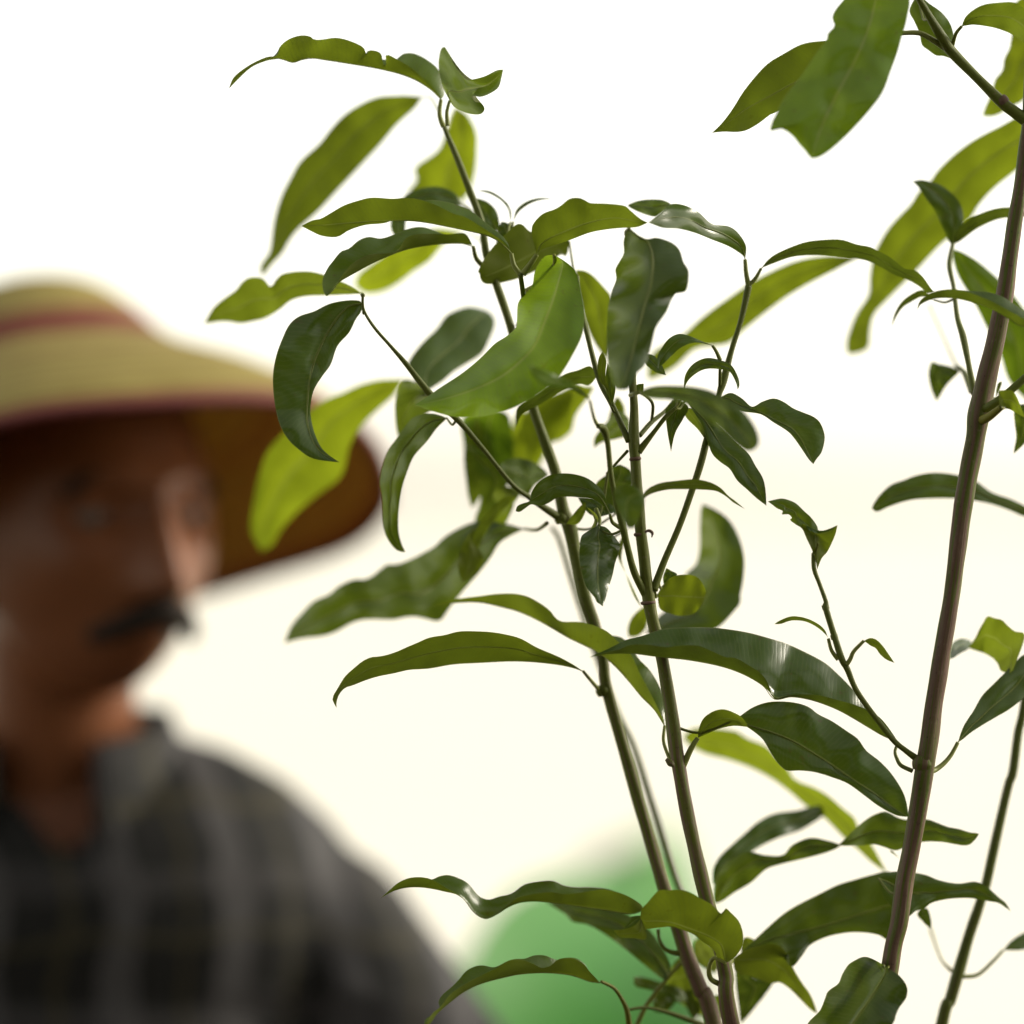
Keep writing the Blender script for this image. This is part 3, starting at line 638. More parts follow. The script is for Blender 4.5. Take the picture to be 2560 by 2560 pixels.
leaf(SA, 8, 'U', '832,832', '1140,768', '840,770 870,710 930,670 990,660 1050,680 1100,710', '880,812 960,778 1050,760', None, (0, -1), 0.42, pet='790,900 740,1010', pdz=0, pw=6)
leaf(SA, 8, 'T', '1060,720', '2107,1310', '1095,695 1160,650 1240,620 1320,612 1420,620 1500,645 1560,690 1640,730 1730,790 1800,840 1850,910 1932,975 2010,1060 2080,1180',
     '1120,760 1190,810 1230,850 1270,920 1310,980 1350,1020 1380,1032 1450,1030 1540,1040 1640,1070 1740,1110 1850,1190 1932,1250 2030,1300',
     '1150,760 1280,800 1420,860 1600,970 1760,1080 1900,1170 2020,1260', (-0.5, -2), 0.1, n=64, J=8, bri=1.1)
leaf(SA, 8, 'U', '1975,1651', '740,830', '1880,1500 1800,1400 1770,1330 1700,1270 1620,1200 1540,1150 1420,1100 1370,1030 1300,960 1240,895 1130,850 1070,810 1000,795 900,785 800,790',
     '1880,1570 1800,1490 1720,1420 1600,1300 1490,1230 1420,1170 1320,1090 1220,1030 1120,985 1000,945 880,915 790,870', None, (10, 16), 0.62, n=56)
leaf(SA, 8, 'T', '1600,1290', '925,1720', '1560,1250 1440,1280 1300,1300 1200,1350 1120,1420 1030,1500 970,1560 935,1630', '1450,1380 1330,1420 1230,1465 1140,1520 1040,1600 960,1680', None, (12, 8), 0.1, bri=1.1)
leaf(SA, 8, 'T', '1700,1480', '935,1832', '1620,1460 1540,1443 1480,1450 1400,1490 1350,1545 1240,1545 1140,1525 1060,1560 980,1620 940,1720', '1600,1520 1450,1560 1330,1590 1240,1620 1150,1700 1050,1760 980,1810', None, (6, 7), 0.16)
leaf(SA, 10, 'U', '1335,1440', '645,1090', '1390,1410 1430,1370 1470,1300 1475,1220 1460,1150 1430,1090 1370,1030 1335,1000 1310,1045 1280,1030 1220,970 1130,920 1040,870 950,850 880,855 800,855 750,900 700,960 655,1010',
     '1270,1400 1240,1340 1150,1270 1080,1215 1000,1180 900,1150 780,1158 680,1165', '1300,1300 1180,1220 1050,1170 900,1120 780,1105 700,1105', (-1, -2), 0.45, n=70, J=8, pet='1240,1400 1200,1490 1215,1570 1290,1612', pdz=0, pw=5)
leaf(SA, 10, 'U', '652,1080', '432,1180', '690,1180 690,1250 600,1242 490,1235', '630,1110 600,1140 520,1168', None, (-2, -2.4), 0.5, bri=1.5, wave=0)
leaf(SA, 10, 'T', '652,1060', '515,1170', '600,1062 560,1085', '640,1110 580,1150', None, (-1.8, -1.9), 0.05, bri=1.3, rib=False, wave=0, slope=0.1)
leaf(SA, 9, 'V', '2290,1010', '165,920',
     '2250,960 2140,895 2010,855 1932,850 1800,870 1650,885 1550,870 1430,880 1300,905 1230,940 1150,1010 1070,1070 1010,1083 960,1070 900,1020 850,950 800,900 700,840 580,770 490,750 390,758 300,800 230,862',
     '2200,930 2010,850 1850,830 1740,830 1640,815 1550,778 1430,785 1320,810 1220,880 1120,905 1040,930 970,910 920,860 870,800 800,760 715,733 640,742 580,768 490,775 390,790 300,825 230,870',
     '2250,1030 2170,1045 2010,1020 1810,990 1500,950 1350,945 1250,965 1150,1015 1080,1062 1010,1085 940,1050 880,975 830,920 780,890 680,865 560,840 430,830 320,845 230,880', (3, 0), 0.28, n=90, bri=1.05)
leaf(SA, 9, 'T', '2490,1550', '1490,950', '2490,1460 2420,1320 2320,1180 2200,1090 2100,1040 1900,1000 1600,960', '2460,1570 2400,1530 2300,1450 2180,1350 2050,1250 1932,1170 1830,1120 1720,1100 1660,1040 1560,980', None, (6, 9), 0.1)
leaf(SA, 9, 'V', '1930,1600', '520,1945',
     '1910,1575 1850,1510 1790,1440 1700,1402 1600,1410 1530,1465 1460,1480 1400,1450 1300,1415 1200,1420 1100,1480 1000,1530 900,1580 800,1640 720,1700 650,1790 580,1850',
     '1900,1570 1850,1515 1800,1440 1730,1400 1650,1400 1580,1415 1490,1380 1400,1380 1330,1405 1240,1410 1160,1440 1080,1475 990,1460 920,1470 850,1510 800,1570 740,1630 660,1700 630,1760 640,1820 530,1890',
     '1850,1590 1700,1540 1500,1520 1300,1530 1150,1560 1000,1600 900,1640 800,1700 700,1780 620,1850 560,1932', (2, -3), 0.28, n=80)
leaf(SA, 10, 'T', '1020,1745', '595,1552', '960,1660 850,1620 720,1580 640,1560', '960,1750 860,1700 740,1650 620,1620', None, (9, 8), 0.15, bri=1.5)
leaf(SA, 10, 'U', '1060,1500', '870,1560', '1020,1400 950,1420 890,1500', '1080,1600 1000,1660 900,1620', None, (8, 9), 0.3)
leaf(SA, 10, 'U', '1080,1900', '870,1600', '960,1640 900,1600', '1120,1800 1050,1650 960,1580', None, (9, 10), 0.35)
leaf(SA, 10, 'U', '1250,1520', '1090,1255', '1110,1420 1085,1320', '1260,1420 1200,1300 1130,1255', None, (7, 9), 0.45)
leaf(SA, 10, 'U', '1395,1405', '2073,1850', '1500,1340 1600,1310 1700,1295 1780,1320 1840,1400 1870,1480 1940,1600 2010,1700', '1420,1510 1540,1540 1640,1580 1710,1600 1770,1590 1850,1640 1932,1720 2010,1800', None, (4, 6), 0.5, tr=.35, pet='1370,1450 1350,1500', pdz=1)
leaf(SA, 10, 'T', '1420,1480', '1460,1930', '1560,1560 1700,1590 1640,1700 1560,1800 1490,1890', '1430,1650 1450,1800', None, (8, 9), 0.08)
leaf(SA, 10, 'U', '1460,1400', '1560,1250', '1470,1280 1500,1240', '1520,1330 1550,1290', None, (6, 6), 0.5, rib=False)

leaf(SA, 0, 'U', '1080,735', '1000,850', '1010,765 985,810', '1065,790 1030,842', None, (10, 14), 0.75)
leaf(SA, 0, 'T', '935,770', '905,905', '890,800 880,850', '965,830 945,880', None, (13, 15), 0.5, hue=.3)
leaf(SA, 0, 'U', '1010,790', '985,900', '975,830', '1030,830 1010,880', None, (14, 17), 0.8)
leaf(SA, 0, 'T', '900,790', '890,960', '880,850 885,920', '925,860 910,920', None, (11, 13), 0.3)
leaf(SA, 10, 'U', '1190,1870', '840,1560', '1080,1600 960,1540', '1090,1830 950,1720', None, (9, 11), 0.32)
leaf(SA, 10, 'T', '1330,1700', '1180,1930', '1230,1720 1170,1830', '1330,1830 1250,1920', None, (6, 7), 0.2)
leaf(SA, 10, 'T', '940,1640', '760,1830', '840,1640 760,1730', '930,1730 850,1820', None, (9, 10), 0.2)
tube_px('leaf_scar', SA, pts(8, '640,960 668,985 690,1005'), [4, 9, 3], -0.6, brown=.6)
for q, rr in (('492,955', 19), ('262,545', 20), ('300,620', 0)):
    x, y = map(float, q.split(','))
    if rr: tube_px('node_ring', SA, pts(5 if rr == 19 else 8, '%g,%g %g,%g %g,%g' % (x - 8, y - 34, x, y, x + 6, y + 34)), [rr * .75, rr, rr * .78], DA, brown=.25, yellow=.1, sides=14, wob=.1)

# ---- thick straight stem
for q, rr in (('470,1640', 27), ('930,1090', 0)):
    x, y = map(float, q.split(','))
    if rr: tube_px('node_ring', SCp, pts(12, '%g,%g %g,%g %g,%g' % (x + 8, y - 60, x, y, x - 6, y + 50)), [rr * .82, rr, rr * .85], DC, brown=.55, sides=16, wob=.08)
tube_px('main_stem', SCp, [(2700, -620), (2660, -380), (2610, -120), (2580, 130), (2572, 300)] + pts(3, '1942,900 1915,1100 1875,1350 1840,1600 1812,1800') + pts(6, '1775,300 1705,600 1662,800 1640,950 1592,1200 1560,1400 1522,1700 1490,1932') +
        pts(0, '1768,1290 1748,1430 1727,1560 1708,1660') + pts(11, '930,1100 880,1300 850,1500 790,1932'),
        [4, 7, 11, 15, 17, 18, 18, 19, 21, 22, 23, 25, 28, 24, 24, 24, 22, 21, 22, 24, 23, 23, 23, 22.5, 22, 23], DC, brown=0.50, grow=0.3, wob=0.06, sides=18,
        extra=[(W(2090, 3200, dist(1)), .0049), ((0.10, 1.735, 0.6), .0065), ((0.087, 1.74, -0.02), .009)])
BRC = lambda P, r, dz, brown=0.15, yellow=0.1: tube_px('branch', SCp, P, r, dz, brown, yellow, 10)
BRC(pts(3, '1215,-120 1290,-20 1360,100 1440,230 1495,310 1640,460 1790,610 1880,680 1965,740'), [7, 8, 10, 13, 14, 12, 14, 15, 17], [-2, 0, 0], 0.12)
tube_px('node_ring', SCp, pts(3, '1786,592 1800,606 1815,624'), [14, 16, 15], 0, brown=.98, sides=14)
BRC(pts(3, '1505,1460 1482,1600 1508,1740') + pts(6, '1530,230 1565,345 1600,520 1635,690'), [5, 7, 6, 7, 9, 7, 9], [6, 1], 0.2)
BRC(pts(13, '930,1060 1060,985 1180,890 1330,760'), [12, 11, 10, 10], [0, -1, -1, -1])
BRC(pts(13, '915,1135 1000,1105 1110,1020'), [13, 11, 8], [0.1, -1, -2], 0, 0.8)
BRC(pts(6, '660,1650 665,1745 695,1830 735,1940') + pts(8, '1605,50 1655,215 1700,355 1735,420 1795,555 1932,745') + pts(12, '240,1455 330,1530 410,1590'), [5, 6, 5.5, 6, 8, 8, 8.5, 8, 7, 7, 7, 7, 9], [-1, -1, 0])
for q in ('1603,42', '1656,222'):
    x, y = map(float, q.split(','))
    tube_px('node_ring', SCp, pts(8, '%g,%g %g,%g' % (x - 4, y - 14, x + 4, y + 14)), [9.5, 9.5], -.8, brown=.5)
BRC(pts(13, '520,190 640,460 740,680 790,720'), [3.5, 3.5, 4, 5], [16, 13], 0, .6)
BRC(pts(13, '740,690 800,740 860,900'), [5, 6, 6], [9, 5], .1, .1)

leaf(SCp, 6, 'T', '662,1650', '385,1337', '690,1520 660,1450 600,1390 550,1345 480,1320 430,1325', '640,1600 620,1550 590,1500 560,1480 520,1450 530,1435 510,1415 470,1415 475,1395 440,1378 410,1355', None, (-1, -1), 0.3, n=60)
leaf(SCp, 6, 'U', '685,1745', '806,1480', '660,1650 610,1540 592,1473 650,1500 710,1513 760,1500', '710,1682 745,1640 775,1580 795,1530', None, (-1, -1.5), 0.4, bri=1.1)
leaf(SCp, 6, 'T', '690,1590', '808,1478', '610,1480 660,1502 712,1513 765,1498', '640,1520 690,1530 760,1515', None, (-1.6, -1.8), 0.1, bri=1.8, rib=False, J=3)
leaf(SCp, 8, 'U', '1620,232', '1293,146', '1598,180 1552,140 1480,108 1400,98 1330,122', '1600,205 1548,162 1480,130 1400,124 1335,144', None, (-1, -1), 0.3, pet='1640,305 1680,360', pdz=-1, pw=4.2, rib=False, J=4)
leaf(SCp, 12, 'U', '0,650', '245,828', '50,628 100,642 150,690 200,760', '50,688 95,712 130,760 180,802', None, (-1, -1), 0.32, pet='-40,690 -85,740 -112,800 -142,845', pdz=-1, pw=4.2, J=4)
leaf(SCp, 3, 'T', '1100,-150', '648,957', '900,-60 850,0 800,60 780,110 795,160 755,200 745,245 680,330 600,450 500,580 445,680 415,740 403,795 422,778 480,780 540,820 580,870 620,915',
     '1220,-60 1235,20 1225,80 1210,150 1185,230 1160,320 1120,430 1070,560 980,680 860,810 760,900 700,940', '1050,-50 1000,150 930,330 830,520 740,700 680,850', (-4, -7), 0.65, tr=.46, hue=0.49, bri=1.2, n=64, J=8, pet='1180,-170 1215,-120', pdz=-2)
leaf(SCp, 3, 'U', '1190,200', '48,802', '1050,220 900,230 740,245 640,255 570,275 480,325 390,380 320,450 240,550 190,630 150,690 100,752',
     '1050,330 850,480 600,600 430,680 400,692 330,745 260,785 200,797 120,795', '1000,270 800,360 600,470 400,580 250,660 130,750', (-1, 0), 0.32, n=60, pet='1300,200 1380,240 1450,285', pdz=0, pw=6)
leaf(SCp, 3, 'T', '1290,-40', '1488,353', '1240,60 1270,130 1300,200 1315,270 1350,300 1400,335 1440,338', '1360,20 1430,70 1480,130 1505,200 1505,280', None, (2, 2), 0.25, bri=1.2)
leaf(SCp, 3, 'U', '1555,160', '2060,340', '1580,100 1640,50 1700,25 1780,15 1860,12 1920,40 2000,130', '1600,152 1640,150 1740,165 1820,190 1880,220 1960,280', None, (-1, -3), 0.3, pet='1520,205 1498,280', pdz=0)
leaf(SCp, 3, 'U', '2000,-60', '1680,702', '1890,20 1880,100 1862,240 1850,300 1820,360 1808,430 1765,485 1745,560 1715,630', '2080,200 2050,400 1960,550 1910,610 1880,625 1830,650 1760,690', None, (8, 10), 0.8, pet='2030,-20 2000,100', pdz=3)
leaf(SCp, 3, 'U', '2050,640', '868,2141', '1890,720 1800,770 1700,820 1600,880 1500,960 1420,1040 1370,1110 1310,1160 1260,1240 1200,1300 1120,1390 1060,1490 1030,1560 1010,1680 1000,1790 930,1900 890,2000 868,2080',
     '2000,920 1932,970 1850,1040 1740,1130 1650,1230 1600,1310 1500,1400 1400,1490 1290,1610 1210,1690 1100,1800 1020,1890 995,1990 985,2090 930,2122', None, (8, 18), 0.62, n=60)
leaf(SCp, 0, 'U', '1625,485', '1222,717', '1560,487 1500,498 1430,530 1385,560 1330,600 1285,640 1235,668', '1575,505 1500,545 1450,580 1400,620 1370,645 1310,655 1270,690', None, (12, 17), 0.68)
leaf(SCp, 3, 'U', '345,1620', '1390,1762', '390,1565 460,1520 600,1465 720,1448 830,1447 920,1475 1000,1490 1040,1510 1120,1550 1210,1620 1270,1630 1320,1670 1370,1740',
     '420,1590 540,1550 700,1540 860,1553 940,1565 1000,1580 1080,1620 1150,1660 1230,1690 1300,1730 1350,1770', None, (2, 3), 0.12, n=60, pet='310,1680 272,1720', pdz=2, owner=SA, slope=1.4)
leaf(SCp, 6, 'U', '1385,118', '1130,292', '1320,66 1250,92 1190,142 1150,212', '1320,96 1250,128 1195,165 1155,228', None, (4, 5), 0.15, J=3, rib=False)
leaf(SCp, 3, 'T', '1492,1475', '1255,1097', '1450,1380 1400,1270 1350,1200 1310,1140 1280,1107', '1545,1400 1560,1310 1540,1230 1490,1170 1420,1120 1365,1102 1300,1090', None, (6, 6), 0.08, bri=1.1)
leaf(SCp, 3, 'U', '1510,1475', '1960,1290', '1530,1400 1600,1330 1680,1290 1760,1265 1830,1257 1890,1262', '1560,1440 1640,1380 1740,1330 1820,1310 1890,1314', None, (6, 4), 0.1, bri=.9)
leaf(SCp, 3, 'V', '2010,1965', '1285,1880', '1932,1925 1850,1880 1760,1830 1680,1795 1600,1765 1510,1746 1420,1753 1350,1777 1300,1822', '1932,1880 1860,1828 1800,1790 1720,1765 1620,1757 1510,1750 1420,1770 1350,1800 1310,1830',
     '1932,1975 1850,1932 1780,1890 1700,1850 1600,1820 1520,1803 1420,1800 1340,1820 1298,1850', (-3, -3), 0.2, n=60)
leaf(SCp, 6, 'T', '1500,-190', '1970,740', '1640,-110 1780,10 1880,120 1960,250 2000,420', '1540,-40 1640,130 1720,290 1800,450 1850,600', None, (8, 12), 0.5, bri=1.0, hue=.4)
leaf(SCp, 6, 'T', '1545,545', '1402,732', '1480,525 1420,512 1380,503 1362,570 1375,650', '1500,585 1450,640 1415,700', None, (9, 9), 0.1, pet='1580,560 1620,680', pdz=3)
leaf(SCp, 6, 'T', '2060,1450', '1012,1380', '1932,1370 1850,1330 1740,1290 1640,1220 1530,1185 1400,1170 1290,1185 1210,1215 1130,1245 1060,1310', '1932,1420 1850,1385 1750,1350 1640,1325 1520,1312 1400,1310 1250,1320 1130,1355 1045,1392', None, (8, 6), 0.16)
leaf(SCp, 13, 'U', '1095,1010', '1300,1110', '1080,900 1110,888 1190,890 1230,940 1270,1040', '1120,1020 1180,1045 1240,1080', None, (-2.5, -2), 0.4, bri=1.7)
leaf(SCp, 13, 'T', '1320,1000', '1205,1398', '1220,1050 1218,1150 1230,1270', '1340,1150 1300,1290 1240,1360', None, (4, 4), 0.15, bri=1.3)
leaf(SCp, 13, 'T', '1060,950', '1112,815', '1065,880 1080,830', '1085,900 1105,850', None, (3, 3), 0.1, rib=False)
leaf(SCp, 12, 'U', '1190,900', '840,700', '1290,620 1210,580 1150,530 1110,490 1050,475 993,460 960,510 930,560 890,640', '1110,890 1080,830 1040,785 970,745 900,722', None, (3, 6), 0.42, bri=1.1)
leaf(SCp, 12, 'T', '860,650', '690,800', '790,640 730,665 705,720', '840,705 770,745 720,780', None, (7, 4), 0.1, bri=1.4, rib=False)
leaf(SCp, 12, 'T', '755,1470', '1420,760', '800,1340 880,1215 910,1160 960,1080 1050,990 1130,910 1200,840 1290,760', '800,1440 860,1390 960,1325 1080,1255 1180,1195 1290,1100 1380,950', None, (1, 4), 0.08, pet='700,1570 640,1640 580,1685 545,1700', pdz=0, pw=5)
leaf(SCp, 11, 'T', '440,490', '1570,400', '500,440 580,360 680,280 760,240 830,230 960,290 1150,290 1240,320 1320,350 1420,370 1500,395', '480,492 620,490 720,480 800,500 900,530 1000,490 1120,460 1260,460 1380,480 1460,490 1510,470', None, (5, 3), 0.14, owner=SCp)
leaf(SCp, 11, 'T', '-330,1350', '1005,1000', '-150,1180 0,1050 130,970 270,900 430,820 560,780 700,740 850,712 950,800', '-100,1300 0,1400 65,1465 150,1370 210,1290 340,1225 500,1190 650,1190 760,1210 820,1245 880,1250 960,1190 1000,1070',
     '-100,1250 130,1190 400,1120 700,1020 900,960', (5, 5), 0.12, n=60)
leaf(SCp, 11, 'T', '760,760', '1825,1025', '850,715 960,710 1060,720 1150,740 1250,780 1400,805 1540,790 1640,840 1720,910 1780,960', '800,900 900,1010 1000,1060 1060,1020 1140,990 1200,950 1340,920 1500,915 1650,940 1740,960', None, (3, 4), 0.15, bri=1.15, n=56)
leaf(SCp, 11, 'T', '1105,1000', '1186,1172', '1080,1050 1130,1110', '1150,1010 1175,1090', None, (5, 6), 0.1)
leaf(SCp, 11, 'T', '800,1455', '300,2300', '700,1405 640,1395 580,1420 520,1460 470,1540 440,1610 360,1670 330,1740 290,1830 190,1940 180,2100',
     '860,1500 920,1540 970,1600 990,1660 975,1730 930,1790 900,1850 865,1940 700,2150', '815,1520 720,1690 600,1860 520,1970 400,2150', (-2, -4), 0.03, n=64, J=8, tw=-.2, ltw=-2.6, slope=.6)
leaf(SCp, 11, 'U', '850,540', '930,600', '880,560', '870,540 910,580', None, (4, 4), .15, rib=False, n=12)

# ---- thin stem behind
tube_px('main_stem', SDp, [(2760, 700), (2700, 960), (2640, 1250), (2592, 1500)] + pts(12, '1290,1150 1240,1400 1200,1700') + pts(11, '1810,0 1750,250 1640,750 1580,950 1480,1250 1400,1530 1340,1740 1270,1940'),
        [3, 6, 9, 11, 11, 11, 11.5, 11.5, 12, 12.5, 13, 14, 16, 15, 16], DD, brown=0.3, extra=[(W(2270, 3000, dist(8)), .0036), ((0.15, 1.80, 0.6), .005), ((0.142, 1.80, -0.02), .006)])
tube_px('branch', SDp, pts(11, '1345,1500 1270,1420 1215,1280 1180,1170'), [5, 3, 3, 4], [8, 12], 0, 0.7)
leaf(SDp, 11, 'T', '1762,1340', '2120,1190', '1840,1270 1932,1210 2030,1180', '1840,1330 1932,1320 2040,1270', None, (8, 9), 0.08, pet='1680,1430 1560,1535 1440,1550', pdz=7, pw=4)

def off_leaf(sap, base, tip, wd, dz, age):
    (bx, by), (tx, ty) = base, tip
    dx, dy = tx - bx, ty - by; ln = math.hypot(dx, dy); nx, ny = -dy / ln, dx / ln
    f = lambda s: ' '.join('%.1f,%.1f' % ((bx + dx * t + nx * wd * s * q) / REG[0][2], (by + dy * t + ny * wd * s * q) / REG[0][2]) for t, q in ((.12, .45), (.3, .85), (.5, 1.0), (.7, .8), (.88, .4)))
    g = lambda p: '%.1f,%.1f' % (p[0] / REG[0][2], p[1] / REG[0][2])
    leaf(sap, 0, 'T', g(base), g(tip), f(-1), f(1), None, dz, age, slope=.9)
for a in ((SCp, (2705, -600), (2520, -760), 55, (0, 4), .4), (SCp, (2705, -600), (2930, -700), 60, (0, -5), .4), (SCp, (2660, -380), (2900, -250), 65, (0, 3), .2),
          (SCp, (2655, -360), (2480, -230), 60, (0, -3), .25), (SDp, (2760, 705), (2640, 560), 45, (7, 9), .4), (SDp, (2760, 705), (2930, 590), 50, (7, 4), .4),
          (SDp, (2702, 955), (2930, 1060), 60, (7, 10), .2), (SDp, (2640, 1250), (2860, 1400), 60, (7, 5), .15)):
    off_leaf(*a)


# leaf stalks that run hidden behind other leaves: from the blade's base to the nearest wood
for sap_, lf_, p0, ag in LOOSE:
    best = min(WOOD[sap_.name], key=lambda q: (q - p0).length_squared)
    dd = (best - p0).length
    if 0.004 < dd < (0.012 if p0.y > FDIST + 0.055 else 0.036):
        mid = p0.lerp(best, 0.55) + Vector((0, 0.1 * dd, -0.16 * dd))
        r_ = 3.2 * KPX * FDIST
        tube('petiole', [p0, mid, best], [r_ * .8, r_, r_ * 1.2], lf_, (0.1, 0.2, 0, 1), 8, 0.03)

# ------------------------------------------------------------------ the person behind the plants
DM = 2.30
KM = KPX * DM
def WM(px, py, dy=0.0):
    p = W(px, py, DM); p.y += dy; return p

def skin_material():
    m, t, N, Lk, bs = new_mat('skin')
    no = N.new('ShaderNodeTexNoise'); no.inputs['Scale'].default_value = 28; no.inputs['Detail'].default_value = 6
    tc = N.new('ShaderNodeTexCoord'); Lk.new(tc.outputs['Object'], no.inputs['Vector'])
    c = mixc(N, Lk, no.outputs[0], (0.150, 0.052, 0.020), (0.230, 0.086, 0.034))
    Lk.new(c, bs.inputs['Base Color']); bs.inputs['Roughness'].default_value = 0.40
    bs.inputs['Specular IOR Level'].default_value = 0.28
    bs.inputs['Subsurface Weight'].default_value = 0.08; bs.inputs['Subsurface Radius'].default_value = (0.01, 0.004, 0.002)
    return m

def plaid_material():
    m, t, N, Lk, bs = new_mat('dark_plaid_cloth')
    tc = N.new('ShaderNodeTexCoord'); sp = N.new('ShaderNodeSeparateXYZ')
    nd = N.new('ShaderNodeTexNoise'); nd.inputs['Scale'].default_value = 9; nd.inputs['Detail'].default_value = 3
    Lk.new(tc.outputs['Object'], nd.inputs['Vector'])
    wv = N.new('ShaderNodeVectorMath'); wv.operation = 'MULTIPLY_ADD'
    Lk.new(nd.outputs['Color'], wv.inputs[0]); wv.inputs[1].default_value = (.05, .05, .05); Lk.new(tc.outputs['Object'], wv.inputs[2])
    Lk.new(wv.outputs[0], sp.inputs[0])
    def stripe(src, period, width, ph):
        f = math_n(N, Lk, 'FRACT', math_n(N, Lk, 'MULTIPLY_ADD', src, 1 / period, ph))
        d = math_n(N, Lk, 'ABSOLUTE', math_n(N, Lk, 'SUBTRACT', f, 0.5))
        r = N.new('ShaderNodeMapRange'); r.interpolation_type = 'SMOOTHSTEP'; Lk.new(d, r.inputs[0])
        r.inputs[1].default_value = width; r.inputs[2].default_value = width * 1.25; r.inputs[3].default_value = 1; r.inputs[4].default_value = 0
        return r.outputs[0]
    xd = math_n(N, Lk, 'MULTIPLY_ADD', sp.outputs[1], 0.6, sp.outputs[0])
    a = stripe(xd, 0.085, 0.13, 0.1); b = stripe(sp.outputs[2], 0.085, 0.11, 0.3)
    c1 = stripe(xd, 0.085, 0.035, 0.55); d1 = stripe(sp.outputs[2], 0.085, 0.03, 0.75)
    col = mixc(N, Lk, math_n(N, Lk, 'MULTIPLY', a, 0.60), (0.005, 0.005, 0.004), (0.080, 0.077, 0.078))
    col = mixc(N, Lk, math_n(N, Lk, 'MULTIPLY', b, 0.45), col, (0.040, 0.037, 0.037))
    col = mixc(N, Lk, math_n(N, Lk, 'MULTIPLY', math_n(N, Lk, 'MAXIMUM', c1, d1), 0.5), col, (0.045, 0.038, 0.012))
    Lk.new(col, bs.inputs['Base Color']); bs.inputs['Roughness'].default_value = 0.75; bs.inputs['Specular IOR Level'].default_value = 0.3
    return m

M_SKIN = skin_material(); M_PLAID = plaid_material()
M_HAIR = plain('black_hair', (0.020, 0.014, 0.010), 0.7, 0.15, 0.5, 300)
M_EYE = plain('eye_white', (0.14, 0.11, 0.09), 0.4, 0.3)
M_IRIS = plain('dark_iris', (0.02, 0.012, 0.008), 0.1, 0.6)
M_TROUSER = plain('dark_trouser_cloth', (0.035, 0.036, 0.045), 0.85, 0.2, 0.3, 120)
M_SHOE = plain('worn_leather', (0.05, 0.03, 0.02), 0.6, 0.4, 0.2, 60)

class Blob:
    """collects ellipsoids and tapered limbs; remeshed into one continuous surface"""
    def __init__(s): s.bm = bmesh.new()
    def ell(s, c, r, rot=None, seg=24):
        g = bmesh.ops.create_uvsphere(s.bm, u_segments=seg, v_segments=seg // 2, radius=1.0)
        M = Matrix.Translation(c) @ (rot.to_4x4() if rot else Matrix()) @ Matrix.Diagonal((*r, 1))
        bmesh.ops.transform(s.bm, matrix=M, verts=g['verts'])
    def limb(s, a, b, ra, rb, flat=1.0):
        """tapered capsule"""
        a, b = Vector(a), Vector(b); ax = (b - a); ln = ax.length; ax.normalize()
        e = ax.orthogonal().normalized(); f = ax.cross(e); nS = 18
        prof = [(-ra * math.cos(q), ra * math.sin(q)) for q in (0.25, 0.6, 1.0, 1.3)] + [(ln * t, ra + (rb - ra) * t) for t in (0, .25, .5, .75, 1)] + \
               [(ln + rb * math.cos(q), rb * math.sin(q)) for q in (1.3, 1.0, 0.6, 0.25)]
        rings = []
        for h, r in prof:
            rings.append([s.bm.verts.new(a + ax * h + (e * math.cos(2 * math.pi * k / nS) + f * math.sin(2 * math.pi * k / nS)) * r) for k in range(nS)])
        for p, q in zip(rings, rings[1:]):
            for k in range(nS):
                s.bm.faces.new((p[k], p[(k + 1) % nS], q[(k + 1) % nS], q[k]))
        s.bm.faces.new(list(reversed(rings[0]))); s.bm.faces.new(rings[-1])
    def build(s, name, mat, parent, voxel, smooth=3, cut=None, color=None):
        me = bpy.data.meshes.new('tmp'); s.bm.to_mesh(me); s.bm.free()
        o = bpy.data.objects.new('tmp', me); COL.objects.link(o)
        rm = o.modifiers.new('r', 'REMESH'); rm.mode = 'VOXEL'; rm.voxel_size = voxel
        sm = o.modifiers.new('s', 'SMOOTH'); sm.factor = 0.5; sm.iterations = smooth
        dg = bpy.context.evaluated_depsgraph_get()
        em = bpy.data.meshes.new_from_object(o.evaluated_get(dg))
        bpy.data.objects.remove(o); bpy.data.meshes.remove(me)
        b2 = bmesh.new(); b2.from_mesh(em)
        if cut:
            bmesh.ops.delete(b2, geom=[v for v in b2.verts if cut(v.co)], context='VERTS')
        vs_ = [v.co.copy() for v in b2.verts]
        for i, v in enumerate(b2.verts): v.index = i
        fs = [tuple(v.index for v in f.verts) for f in b2.faces]
        b2.free(); bpy.data.meshes.remove(em)
        return mesh_obj(name, vs_, fs, mat, parent)

PX0 = 150                                     # photo column of the neck
root = WM(PX0, 1280, 0.06); root.z = 0
PE = empty('person', root)
tag(PE, 'person in dark plaid collared shirt, dark moustache, head turned aside, standing behind the sapling', 'person')

# head frame: eyes level with the photograph's, face turned to its right-hand side
YAW = R(35)
fwd = Vector((math.sin(YAW), -math.cos(YAW), -0.015)).normalized()
lef = Vector((math.cos(YAW), math.sin(YAW), 0.0))
upv = lef.cross(fwd) * -1
upv = -upv if upv.z < 0 else upv
HC = WM(200, 1285, 0.02)
def H(x, y, z): return HC + lef * x + fwd * y + upv * z

